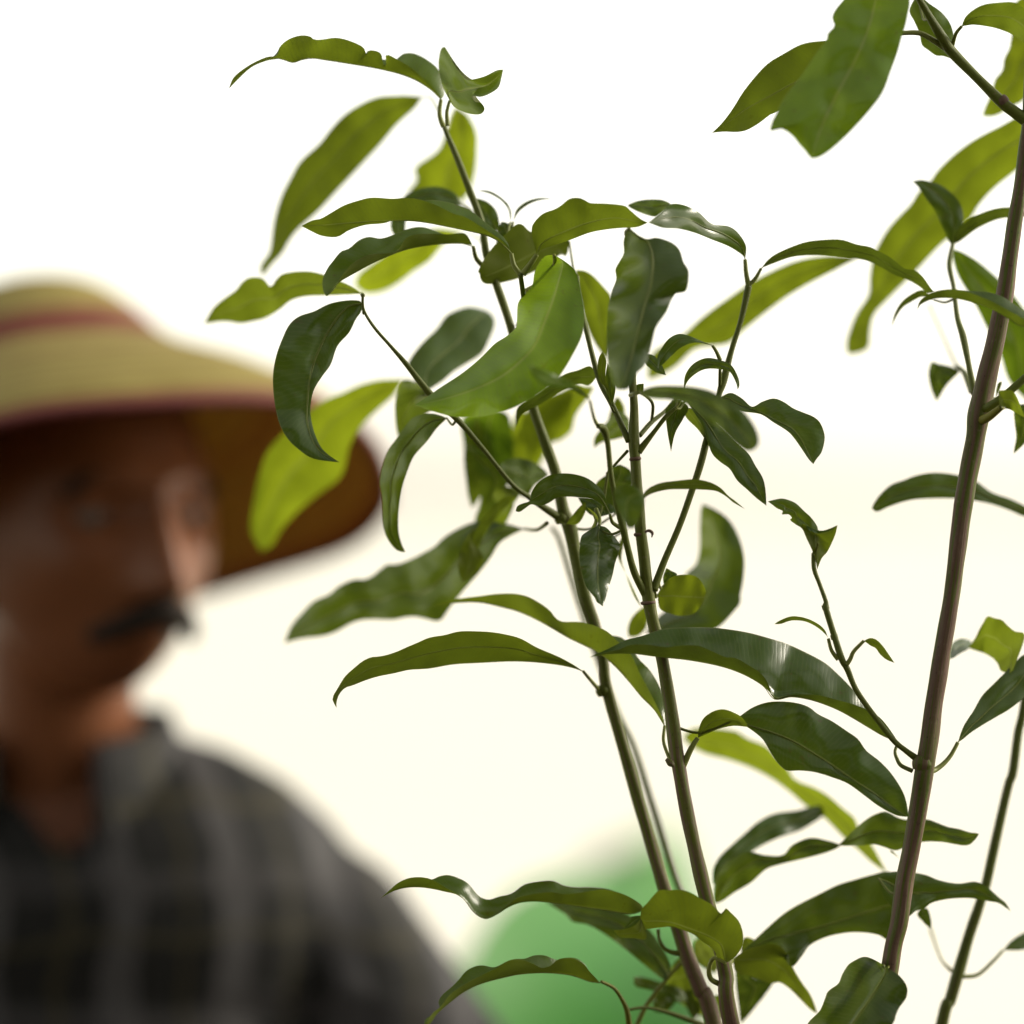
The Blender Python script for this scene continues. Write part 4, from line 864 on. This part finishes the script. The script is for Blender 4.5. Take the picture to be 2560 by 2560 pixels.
def head_verts():
    vs_, fs = [], []
    U, V = 96, 64
    def g(a, s): return math.exp(-(a / s) ** 2)
    for j in range(V + 1):
        th = math.pi * j / V
        for i in range(U):
            ph = 2 * math.pi * i / U
            dx, dy, dz = math.sin(th) * math.cos(ph), math.sin(th) * math.sin(ph), math.cos(th)
            x, y, z = dx * 0.077, dy * 0.096, dz * 0.118
            if z < 0:
                s = (-z / 0.118)
                x *= 1 - 0.29 * s ** 1.9
                if y < 0: y *= 1 - 0.55 * s ** 1.2
                else: y *= 1 + 0.34 * s * s
            if dy > 0:
                f = min(1, dy * 1.6)
                ax = abs(x)
                off = 0.0
                # nose
                if -0.055 < z < 0.025:
                    prof = max(0, min(1, (0.022 - z) / 0.062))
                    drop = 1.0 if z > -0.045 else max(0, 1 - (-0.045 - z) / 0.010)
                    off += (0.006 + 0.028 * prof ** 1.1) * drop * g(x, 0.008 + 0.010 * prof)
                off += 0.008 * g(z - 0.024, 0.010) * g(ax - 0.028, 0.026)           # brow
                off -= 0.014 * g(z - 0.002, 0.013) * g(ax - 0.033, 0.018)           # eye sockets
                off += 0.006 * g(z + 0.030, 0.022) * g(ax - 0.048, 0.020)           # cheek bones
                off -= 0.004 * g(z + 0.065, 0.02) * g(ax - 0.045, 0.015)
                off += 0.010 * g(z + 0.072, 0.020) * g(x, 0.026)                    # mouth mound
                off += 0.004 * g(z + 0.066, 0.004) * g(x, 0.022)                    # upper lip
                off -= 0.005 * g(z + 0.0725, 0.0025) * g(x, 0.024)                  # mouth line
                off += 0.005 * g(z + 0.080, 0.005) * g(x, 0.018)                    # lower lip
                off += 0.009 * g(z + 0.104, 0.014) * g(x, 0.020)                    # chin
                y += off * f
            vs_.append(H(x, y, z))
    for j in range(V):
        for i in range(U):
            fs.append((j * U + i, (j + 1) * U + i, (j + 1) * U + (i + 1) % U, j * U + (i + 1) % U))
    return vs_, fs

def person():
    B = Blob()
    hv, hf = head_verts()
    bv = [B.bm.verts.new(v) for v in hv]
    for f in hf:
        try: B.bm.faces.new([bv[k] for k in f])
        except ValueError: pass
    bmesh.ops.remove_doubles(B.bm, verts=bv, dist=1e-5)
    for s in (-1, 1):                         # ears
        B.ell(H(0.078 * s, -0.008, -0.008), (0.010, 0.020, 0.032), Matrix((lef, fwd, upv)).transposed())
        B.ell(H(0.033 * s, 0.0700, 0.0075), (0.0150, 0.0125, 0.0085), Matrix((lef, fwd, upv)).transposed())   # upper lid
        B.ell(H(0.033 * s, 0.0690, -0.0105), (0.0140, 0.0115, 0.0060), Matrix((lef, fwd, upv)).transposed())  # lower lid
    nb = WM(PX0 - 55, 2010, 0.085)
    B.limb(H(0, -0.035, -0.05), nb, 0.050, 0.056)
    # trunk
    def T(px, py, dy): return WM(px, py, dy)
    B.ell(T(PX0, 2330, 0.10), (0.165, 0.095, 0.13)); B.ell(T(PX0, 2800, 0.10), (0.150, 0.10, 0.20)); B.ell(T(PX0, 3400, 0.11), (0.150, 0.105, 0.16))
    for s in (-1, 1):
        sh = T(PX0 + 600 * s, 2420, 0.10)
        B.limb(nb, sh, 0.05, 0.048)
        el = T(PX0 + 1225 * s, 3160, 0.06); wr = el + Vector((-0.10 * s, -0.17, -0.10))
        B.limb(sh, el, 0.048, 0.037); B.limb(el, wr, 0.037, 0.025)
        # hand: palm, four fingers, thumb
        dr = (wr - el).normalized(); side = Vector((s, 0, 0)) - dr * dr.x * s; side.normalize(); nrm = dr.cross(side).normalized()
        pc = wr + dr * 0.05
        B.ell(pc, (0.020, 0.042, 0.013), Matrix((side, dr, nrm)).transposed())
        B.ell(pc + side * 0.018, (0.018, 0.040, 0.012), Matrix((side, dr, nrm)).transposed())
        B.ell(pc - side * 0.018, (0.018, 0.040, 0.012), Matrix((side, dr, nrm)).transposed())
        for k, ln in enumerate((0.068, 0.078, 0.072, 0.056)):
            r0 = pc + side * (-0.030 + 0.020 * k) + dr * 0.036
            k1 = r0 + dr * ln * .5 + Vector((0, 0, -0.008)); k2 = k1 + dr * ln * .35 + Vector((0, 0, -0.022))
            B.limb(r0, k1, 0.0092, 0.0085); B.limb(k1, k2, 0.0085, 0.0072)
        t0 = pc - side * 0.026 * 1 - dr * 0.02; t1 = t0 - side * 0.026 + dr * 0.03; t2 = t1 + dr * 0.028 - side * 0.006
        B.limb(t0, t1, 0.012, 0.0105); B.limb(t1, t2, 0.0105, 0.008)
        hip = T(PX0 + 340 * s, 3700, 0.11); kn = Vector((hip.x + 0.01 * s, hip.y - 0.02, 0.47)); an = Vector((kn.x, kn.y + 0.03, 0.085))
        B.limb(hip, kn, 0.082, 0.055); B.limb(kn, an, 0.055, 0.036)
    B.build('body', M_SKIN, PE, 0.0042, 4)

    # shirt
    S = Blob()
    S.ell(T(PX0, 2360, 0.10), (0.195, 0.118, 0.135)); S.ell(T(PX0, 2800, 0.10), (0.180, 0.122, 0.22)); S.ell(T(PX0, 3400, 0.11), (0.175, 0.125, 0.19))
    S.limb(T(PX0, 3400, 0.11), T(PX0, 3850, 0.11), 0.135, 0.14)
    for s in (-1, 1):
        sh = T(PX0 + 630 * s, 2410, 0.10)
        S.limb(T(PX0 + 60 * s, 2010, 0.095), sh, 0.060, 0.062)
        S.limb(T(PX0 + 60 * s, 2150, 0.085), sh, 0.075, 0.066)
        el = T(PX0 + 1260 * s, 3160, 0.06); wr = el + Vector((-0.088 * s, -0.15, -0.088))
        S.limb(sh, el, 0.066, 0.052); S.limb(el, wr, 0.052, 0.036)
        for k in range(5):                    # folds in the sleeve
            c = sh.lerp(el, 0.12 + 0.19 * k)
            S.ell(c + Vector((0.012 * s, -0.012, 0.0)), (0.066 - .002 * k, 0.058, 0.014), Matrix.Rotation(R(22 * s), 3, 'Y'))
    x0, yv, zt = root.x, 0, W(0, 1900, DM).z
    zb = W(0, 2120, DM).z
    def cutf(co):
        if co.z > zb and co.y < root.y + 0.02:
            return abs(co.x - (x0 + 0.004)) < 0.055 * (co.z - zb) / (zt - zb) + 0.002
        return False
    sh_o = S.build('shirt', M_PLAID, PE, 0.006, 4, cutf)
    # collar: a stand and turned-down leaves, open at the front
    vs_, fs = [], []
    n = 40
    cc = WM(PX0 - 45, 1915, 0.08)
    for i in range(n + 1):
        a = R(-90) + R(26) + (2 * math.pi - 2 * R(26)) * i / n        # open towards the camera
        fr = max(0, -math.sin(a))                                     # front share
        rx, ry = 0.070, 0.074
        b = cc + Vector((math.cos(a) * rx, math.sin(a) * ry, -0.022 - 0.035 * fr))
        tp = cc + Vector((math.cos(a) * (rx + 0.001), math.sin(a) * (ry + 0.002), 0.030 - 0.018 * fr))
        fl = cc + Vector((math.cos(a) * (rx + 0.022), math.sin(a) * (ry + 0.022), -0.014 - 0.060 * fr * fr))
        t2 = tp + (fl - tp) * 0.12 + Vector((0, 0, 0.006))
        vs_ += [b, tp, t2, fl]
    for i in range(n):
        for k in range(3):
            fs.append((4 * i + k, 4 * i + k + 1, 4 * i + k + 5, 4 * i + k + 4))
    col = mesh_obj('collar', vs_, fs, M_PLAID, PE)
    sd_ = col.modifiers.new('thick', 'SOLIDIFY'); sd_.thickness = 0.003
    # trousers and shoes
    Tr = Blob()
    for s in (-1, 1):
        hip = T(PX0 + 340 * s, 3700, 0.11); kn = Vector((hip.x + 0.01 * s, hip.y - 0.02, 0.47)); an = Vector((kn.x, kn.y + 0.03, 0.07))
        Tr.limb(hip, kn, 0.10, 0.075); Tr.limb(kn, an, 0.075, 0.062)
    Tr.ell(T(PX0, 3600, 0.11), (0.165, 0.118, 0.13))
    Tr.build('trousers', M_TROUSER, PE, 0.009, 3)
    for s in (-1, 1):
        hip = T(PX0 + 340 * s, 3700, 0.11); c = Vector((hip.x + 0.01 * s, hip.y - 0.03, 0.0))
        Sh = Blob()
        Sh.ell(c + Vector((0, 0.02, 0.05)), (0.042, 0.06, 0.05)); Sh.ell(c + Vector((0.01 * s, -0.09, 0.035)), (0.046, 0.085, 0.035)); Sh.ell(c + Vector((0, -0.03, 0.012)), (0.044, 0.13, 0.012))
        Sh.build('shoe', M_SHOE, PE, 0.006, 3)
    # eyes
    for s in (-1, 1):
        e = Blob(); ec = H(0.033 * s, 0.0685, 0.0)
        e.ell(ec, (0.0125, 0.0125, 0.0125)); eo = e.build('eye', M_EYE, PE, 0.0016, 1)
        i = Blob(); i.ell(ec + fwd * 0.0090 + lef * 0.003, (0.0058, 0.0045, 0.0058), Matrix((lef, fwd, upv)).transposed()); i.build('iris', M_IRIS, eo, 0.001, 1)
        # brow
        b = Blob()
        for k in range(9):
            t = k / 8 - .5
            b.ell(H(0.033 * s + 0.036 * t * s, 0.089 - 0.016 * abs(t + 0.1) - .004, 0.026 - 0.012 * max(0, t) ** 2 * 4), (0.0055, 0.005, 0.0038 - .002 * abs(t)))
        b.build('eyebrow', M_HAIR, PE, 0.0018, 2)
    # moustache: drooping at both ends
    mo = Blob()
    for s in (-1, 1):
        for k in range(12):
            t = k / 11
            mo.ell(H(0.034 * t * s, 0.1085 - 0.030 * t * t, -0.058 - 0.016 * t ** 1.5), (0.0085 - .003 * t, 0.008 - .003 * t, 0.0105 - .004 * t))
    mo.build('moustache', M_HAIR, PE, 0.0022, 2)
    # short hair below the hat
    ha = Blob()
    for k in range(15):
        a = R(200 + 140 * k / 14) ; x, y = math.cos(a), math.sin(a)
        ha.ell(H(0.072 * x, 0.088 * y, 0.02), (0.018, 0.018, 0.05)); ha.ell(H(0.066 * x, 0.080 * y, -0.035), (0.016, 0.016, 0.035))
    ha.ell(H(0, -0.02, 0.06), (0.075, 0.08, 0.062))
    ha.build('hair', M_HAIR, PE, 0.004, 2)
person()

# ------------------------------------------------------------------ the straw hat on the head
def straw_hat():
    prof = [(0.0005, .156), (.03, .153), (.052, .143), (.069, .126), (.083, .107), (.093, .093), (.103, .081), (.118, .068), (.138, .052), (.156, .034), (.173, .016), (.185, -.001), (.188, -.006)]
    pr = catmull(prof, 6)
    LT = sum(math.dist(a, b) for a, b in zip(pr, pr[1:]))
    def straw(name, inner):
        m, t, N, Lk, bs = new_mat(name)
        uv = N.new('ShaderNodeUVMap'); uv.uv_map = 'UVMap'
        sp = N.new('ShaderNodeSeparateXYZ'); Lk.new(uv.outputs[0], sp.inputs[0])
        u, v = sp.outputs[0], sp.outputs[1]
        def band(a, b, e=0.004):
            lo = N.new('ShaderNodeMapRange'); Lk.new(u, lo.inputs[0]); lo.inputs[1].default_value = a - e; lo.inputs[2].default_value = a + e
            hi = N.new('ShaderNodeMapRange'); Lk.new(u, hi.inputs[0]); hi.inputs[1].default_value = b - e; hi.inputs[2].default_value = b + e
            return math_n(N, Lk, 'SUBTRACT', lo.outputs[0], hi.outputs[0])
        mp = N.new('ShaderNodeCombineXYZ'); Lk.new(math_n(N, Lk, 'MULTIPLY', u, 140), mp.inputs[0]); Lk.new(math_n(N, Lk, 'MULTIPLY', v, 2.2), mp.inputs[1])
        no = N.new('ShaderNodeTexNoise'); no.inputs['Scale'].default_value = 1.0; no.inputs['Detail'].default_value = 4; Lk.new(mp.outputs[0], no.inputs['Vector'])
        plait = math_n(N, Lk, 'MULTIPLY_ADD', math_n(N, Lk, 'SINE', math_n(N, Lk, 'MULTIPLY', u, 2 * math.pi / 0.011)), 0.5, 0.5)
        c = mixc(N, Lk, no.outputs[0], (0.30, 0.235, 0.055), (0.62, 0.52, 0.17))
        c = mixc(N, Lk, math_n(N, Lk, 'MULTIPLY', math_n(N, Lk, 'POWER', plait, 3.0), 0.65), c, (0.16, 0.11, 0.035))
        mar = mixc(N, Lk, no.outputs[0], (0.17, 0.034, 0.028), (0.30, 0.075, 0.058))
        c = mixc(N, Lk, band(0.099, 0.131), c, mar); c = mixc(N, Lk, band(LT - 0.009, LT + 0.1), c, mar)
        c = mixc(N, Lk, math_n(N, Lk, 'MULTIPLY', band(0.168, 0.178), 0.3), c, mar)
        if inner: c = mixc(N, Lk, 0.6, c, (0.46, 0.19, 0.055))
        Lk.new(c, bs.inputs['Base Color']); bs.inputs['Roughness'].default_value = 0.65; bs.inputs['Specular IOR Level'].default_value = 0.25
        b = N.new('ShaderNodeBump'); b.inputs['Strength'].default_value = 0.6; b.inputs['Distance'].default_value = 0.002
        Lk.new(math_n(N, Lk, 'ADD', plait, no.outputs[0]), b.inputs['Height']); Lk.new(b.outputs[0], bs.inputs['Normal'])
        tb = N.new('ShaderNodeBsdfTranslucent'); Lk.new(c, tb.inputs['Color'])
        ms = N.new('ShaderNodeMixShader'); ms.inputs[0].default_value = 0.34
        Lk.new(bs.outputs[0], ms.inputs[1]); Lk.new(tb.outputs[0], ms.inputs[2]); Lk.new(ms.outputs[0], N['Material Output'].inputs['Surface'])
        return m
    mo, mi = straw('plaited_straw', False), straw('plaited_straw_lining', True)
    C = WM(230, 1275, 0.02)
    tilt, roll = R(20), R(10)
    e2 = Vector((0, -math.cos(tilt), math.sin(tilt)))
    e1 = Vector((math.cos(roll), 0.0, math.sin(roll))); e1 = (e1 - e2 * e1.dot(e2)).normalized()
    nn = e2.cross(e1); nn = -nn if nn.z < 0 else nn
    n = 96
    vs_, fs, uvs = [], [], []
    L = 0
    for i, (r, h) in enumerate(pr):
        if i: L += math.dist(pr[i - 1], (r, h))
        for k in range(n):
            a = 2 * math.pi * k / n
            w_ = 1 + 0.02 * noise.noise(Vector((math.cos(a), math.sin(a), 3.1))) * (r / .18)
            hh = h + 0.014 * noise.noise(Vector((math.cos(a) * 1.2 + 5, math.sin(a) * 1.2, .3))) * (r / .18) ** 2
            sh_ = 0.024 * min(1, max(0, (h - 0.03) / 0.07))
            vs_.append(C - e1 * sh_ + e1 * math.cos(a) * r * w_ + e2 * math.sin(a) * r * w_ + nn * hh)
            uvs.append((L + 0.010 * math.sin(a * 1.0 + 2.4) * min(1, L / .05) * max(0, 1 - L / .22), a / 6.2832 * 18))
    for i in range(len(pr) - 1):
        for k in range(n):
            fs.append((i * n + k, i * n + (k + 1) % n, (i + 1) * n + (k + 1) % n, (i + 1) * n + k))
    HT = empty('straw_hat', C)
    tag(HT, 'yellow straw sun hat with maroon band and maroon brim edge on the person', 'hat')
    o1 = mesh_obj('hat_shell', vs_, fs, mo, HT, uvs)
    m = o1.modifiers.new('thick', 'SOLIDIFY'); m.thickness = 0.003; m.offset = 0
    # which way is out: keep the outer face outwards
    o1.data.materials.append(mi); m.material_offset = 1
    # sewn edge binding of the brim
    P = [Vector(v) for v in vs_[-n:]] + [Vector(vs_[-n])]
    bm_mat = plain('maroon_binding', (0.16, 0.040, 0.036), 0.7, 0.3, 0.3, 400)
    tube('brim_binding', P[::3] + [P[0]], [0.0035] * (len(P[::3]) + 1), HT, sides=8, mat=bm_mat, cap=False)
    return o1
hat = straw_hat()

# ------------------------------------------------------------------ broad-leaved plant beyond the person's arm
def broad_plant():
    m, t, N, Lk, bs = new_mat('broad_leaf')
    tc = N.new('ShaderNodeTexCoord'); uv = N.new('ShaderNodeUVMap'); uv.uv_map = 'UVMap'
    wv = N.new('ShaderNodeTexWave'); wv.inputs['Scale'].default_value = 14; wv.inputs['Distortion'].default_value = 1.5; Lk.new(uv.outputs[0], wv.inputs['Vector'])
    c = mixc(N, Lk, wv.outputs[0], (0.030, 0.150, 0.016), (0.050, 0.200, 0.028))
    Lk.new(c, bs.inputs['Base Color']); bs.inputs['Roughness'].default_value = 0.55; bs.inputs['Specular IOR Level'].default_value = 0.4
    tb = N.new('ShaderNodeBsdfTranslucent'); tb.inputs['Color'].default_value = (0.24, 0.62, 0.17, 1)
    ms = N.new('ShaderNodeMixShader'); ms.inputs[0].default_value = 0.55
    Lk.new(bs.outputs[0], ms.inputs[1]); Lk.new(tb.outputs[0], ms.inputs[2]); Lk.new(ms.outputs[0], N['Material Output'].inputs['Surface'])
    d = 3.0
    base = W(1330, 2560, d + .05); base.z = 0
    PL = empty('broad_leaf_plant', base)
    tag(PL, "plant with one broad smooth bright green leaf beside the person's sleeve", 'plant')
    k = KPX * d
    def blade(P, wd, nrm_tilt):
        vs_, fs, uvs = [], [], []
        n, J = len(P), 8
        for i, (p, w0) in enumerate(zip(P, wd)):
            p = Vector(p); tg = (Vector(P[min(i + 1, n - 1)]) - Vector(P[max(i - 1, 0)])).normalized()
            s = tg.cross(Vector((0, -1, 0)) + Vector(nrm_tilt)).normalized(); nn = s.cross(tg)
            for j in range(-J, J + 1):
                v = j / J
                vs_.append(p + s * v * w0 + nn * (0.35 * w0 * v * v)); uvs.append((i / n * 3, v))
        q = 2 * J + 1
        for i in range(n - 1):
            for j in range(2 * J): fs.append((i * q + j, i * q + j + 1, (i + 1) * q + j + 1, (i + 1) * q + j))
        return mesh_obj('leaf', vs_, fs, m, PL, uvs)
    def curve(c, sub=6): return [Vector(q) for q in catmull([tuple(x) for x in c], sub)]
    def width(n, w0): return [max(.002, w0 * math.sin(math.pi * min(1, (0.06 + 0.94 * i / (n - 1)))) ** 0.55) for i in range(n)]
    c1 = curve([W(1420, 3300, d), W(1410, 2950, d), W(1420, 2680, d), W(1460, 2500, d + .06), W(1540, 2370, d + .25), W(1660, 2290, d + .5)])
    blade(c1, width(len(c1), 0.105), (0.15, 0, 0.45))
    c0 = curve([W(1420, 3300, d + .1), W(1470, 2800, d + .3), W(1520, 2480, d + .7), W(1560, 2270, d + 1.3), W(1590, 2110, d + 2.0)])
    blade(c0, width(len(c0), 0.115), (-0.2, 0, 0.3))
    c4 = curve([W(1420, 3300, d + .05), W(1360, 2900, d + .12), W(1330, 2650, d + .2), W(1340, 2480, d + .3), W(1380, 2380, d + .4)])
    blade(c4, width(len(c4), 0.085), (0.0, 0, 0.3))  # extra leaf added behind so the overlap darkens the lower left
    c2 = curve([W(1420, 3300, d), W(1200, 3250, d + .1), W(1000, 3050, d + .25), W(800, 3050, d + .4)])
    blade(c2, width(len(c2), 0.07), (0, 0, 0.8))
    c3 = curve([W(1420, 3300, d), W(1560, 3200, d + .15), W(1700, 2950, d + .35), W(1850, 2900, d + .5)])
    blade(c3, width(len(c3), 0.07), (0, 0, 0.8))
    tube('stem', [base + Vector((0, 0, -0.01)), base + Vector((0.0, 0, 0.35)), W(1420, 3300, d), W(1410, 2950, d)], [0.03, 0.026, 0.016, 0.006], PL, (0.1, 0.3, 0, 1))
broad_plant()
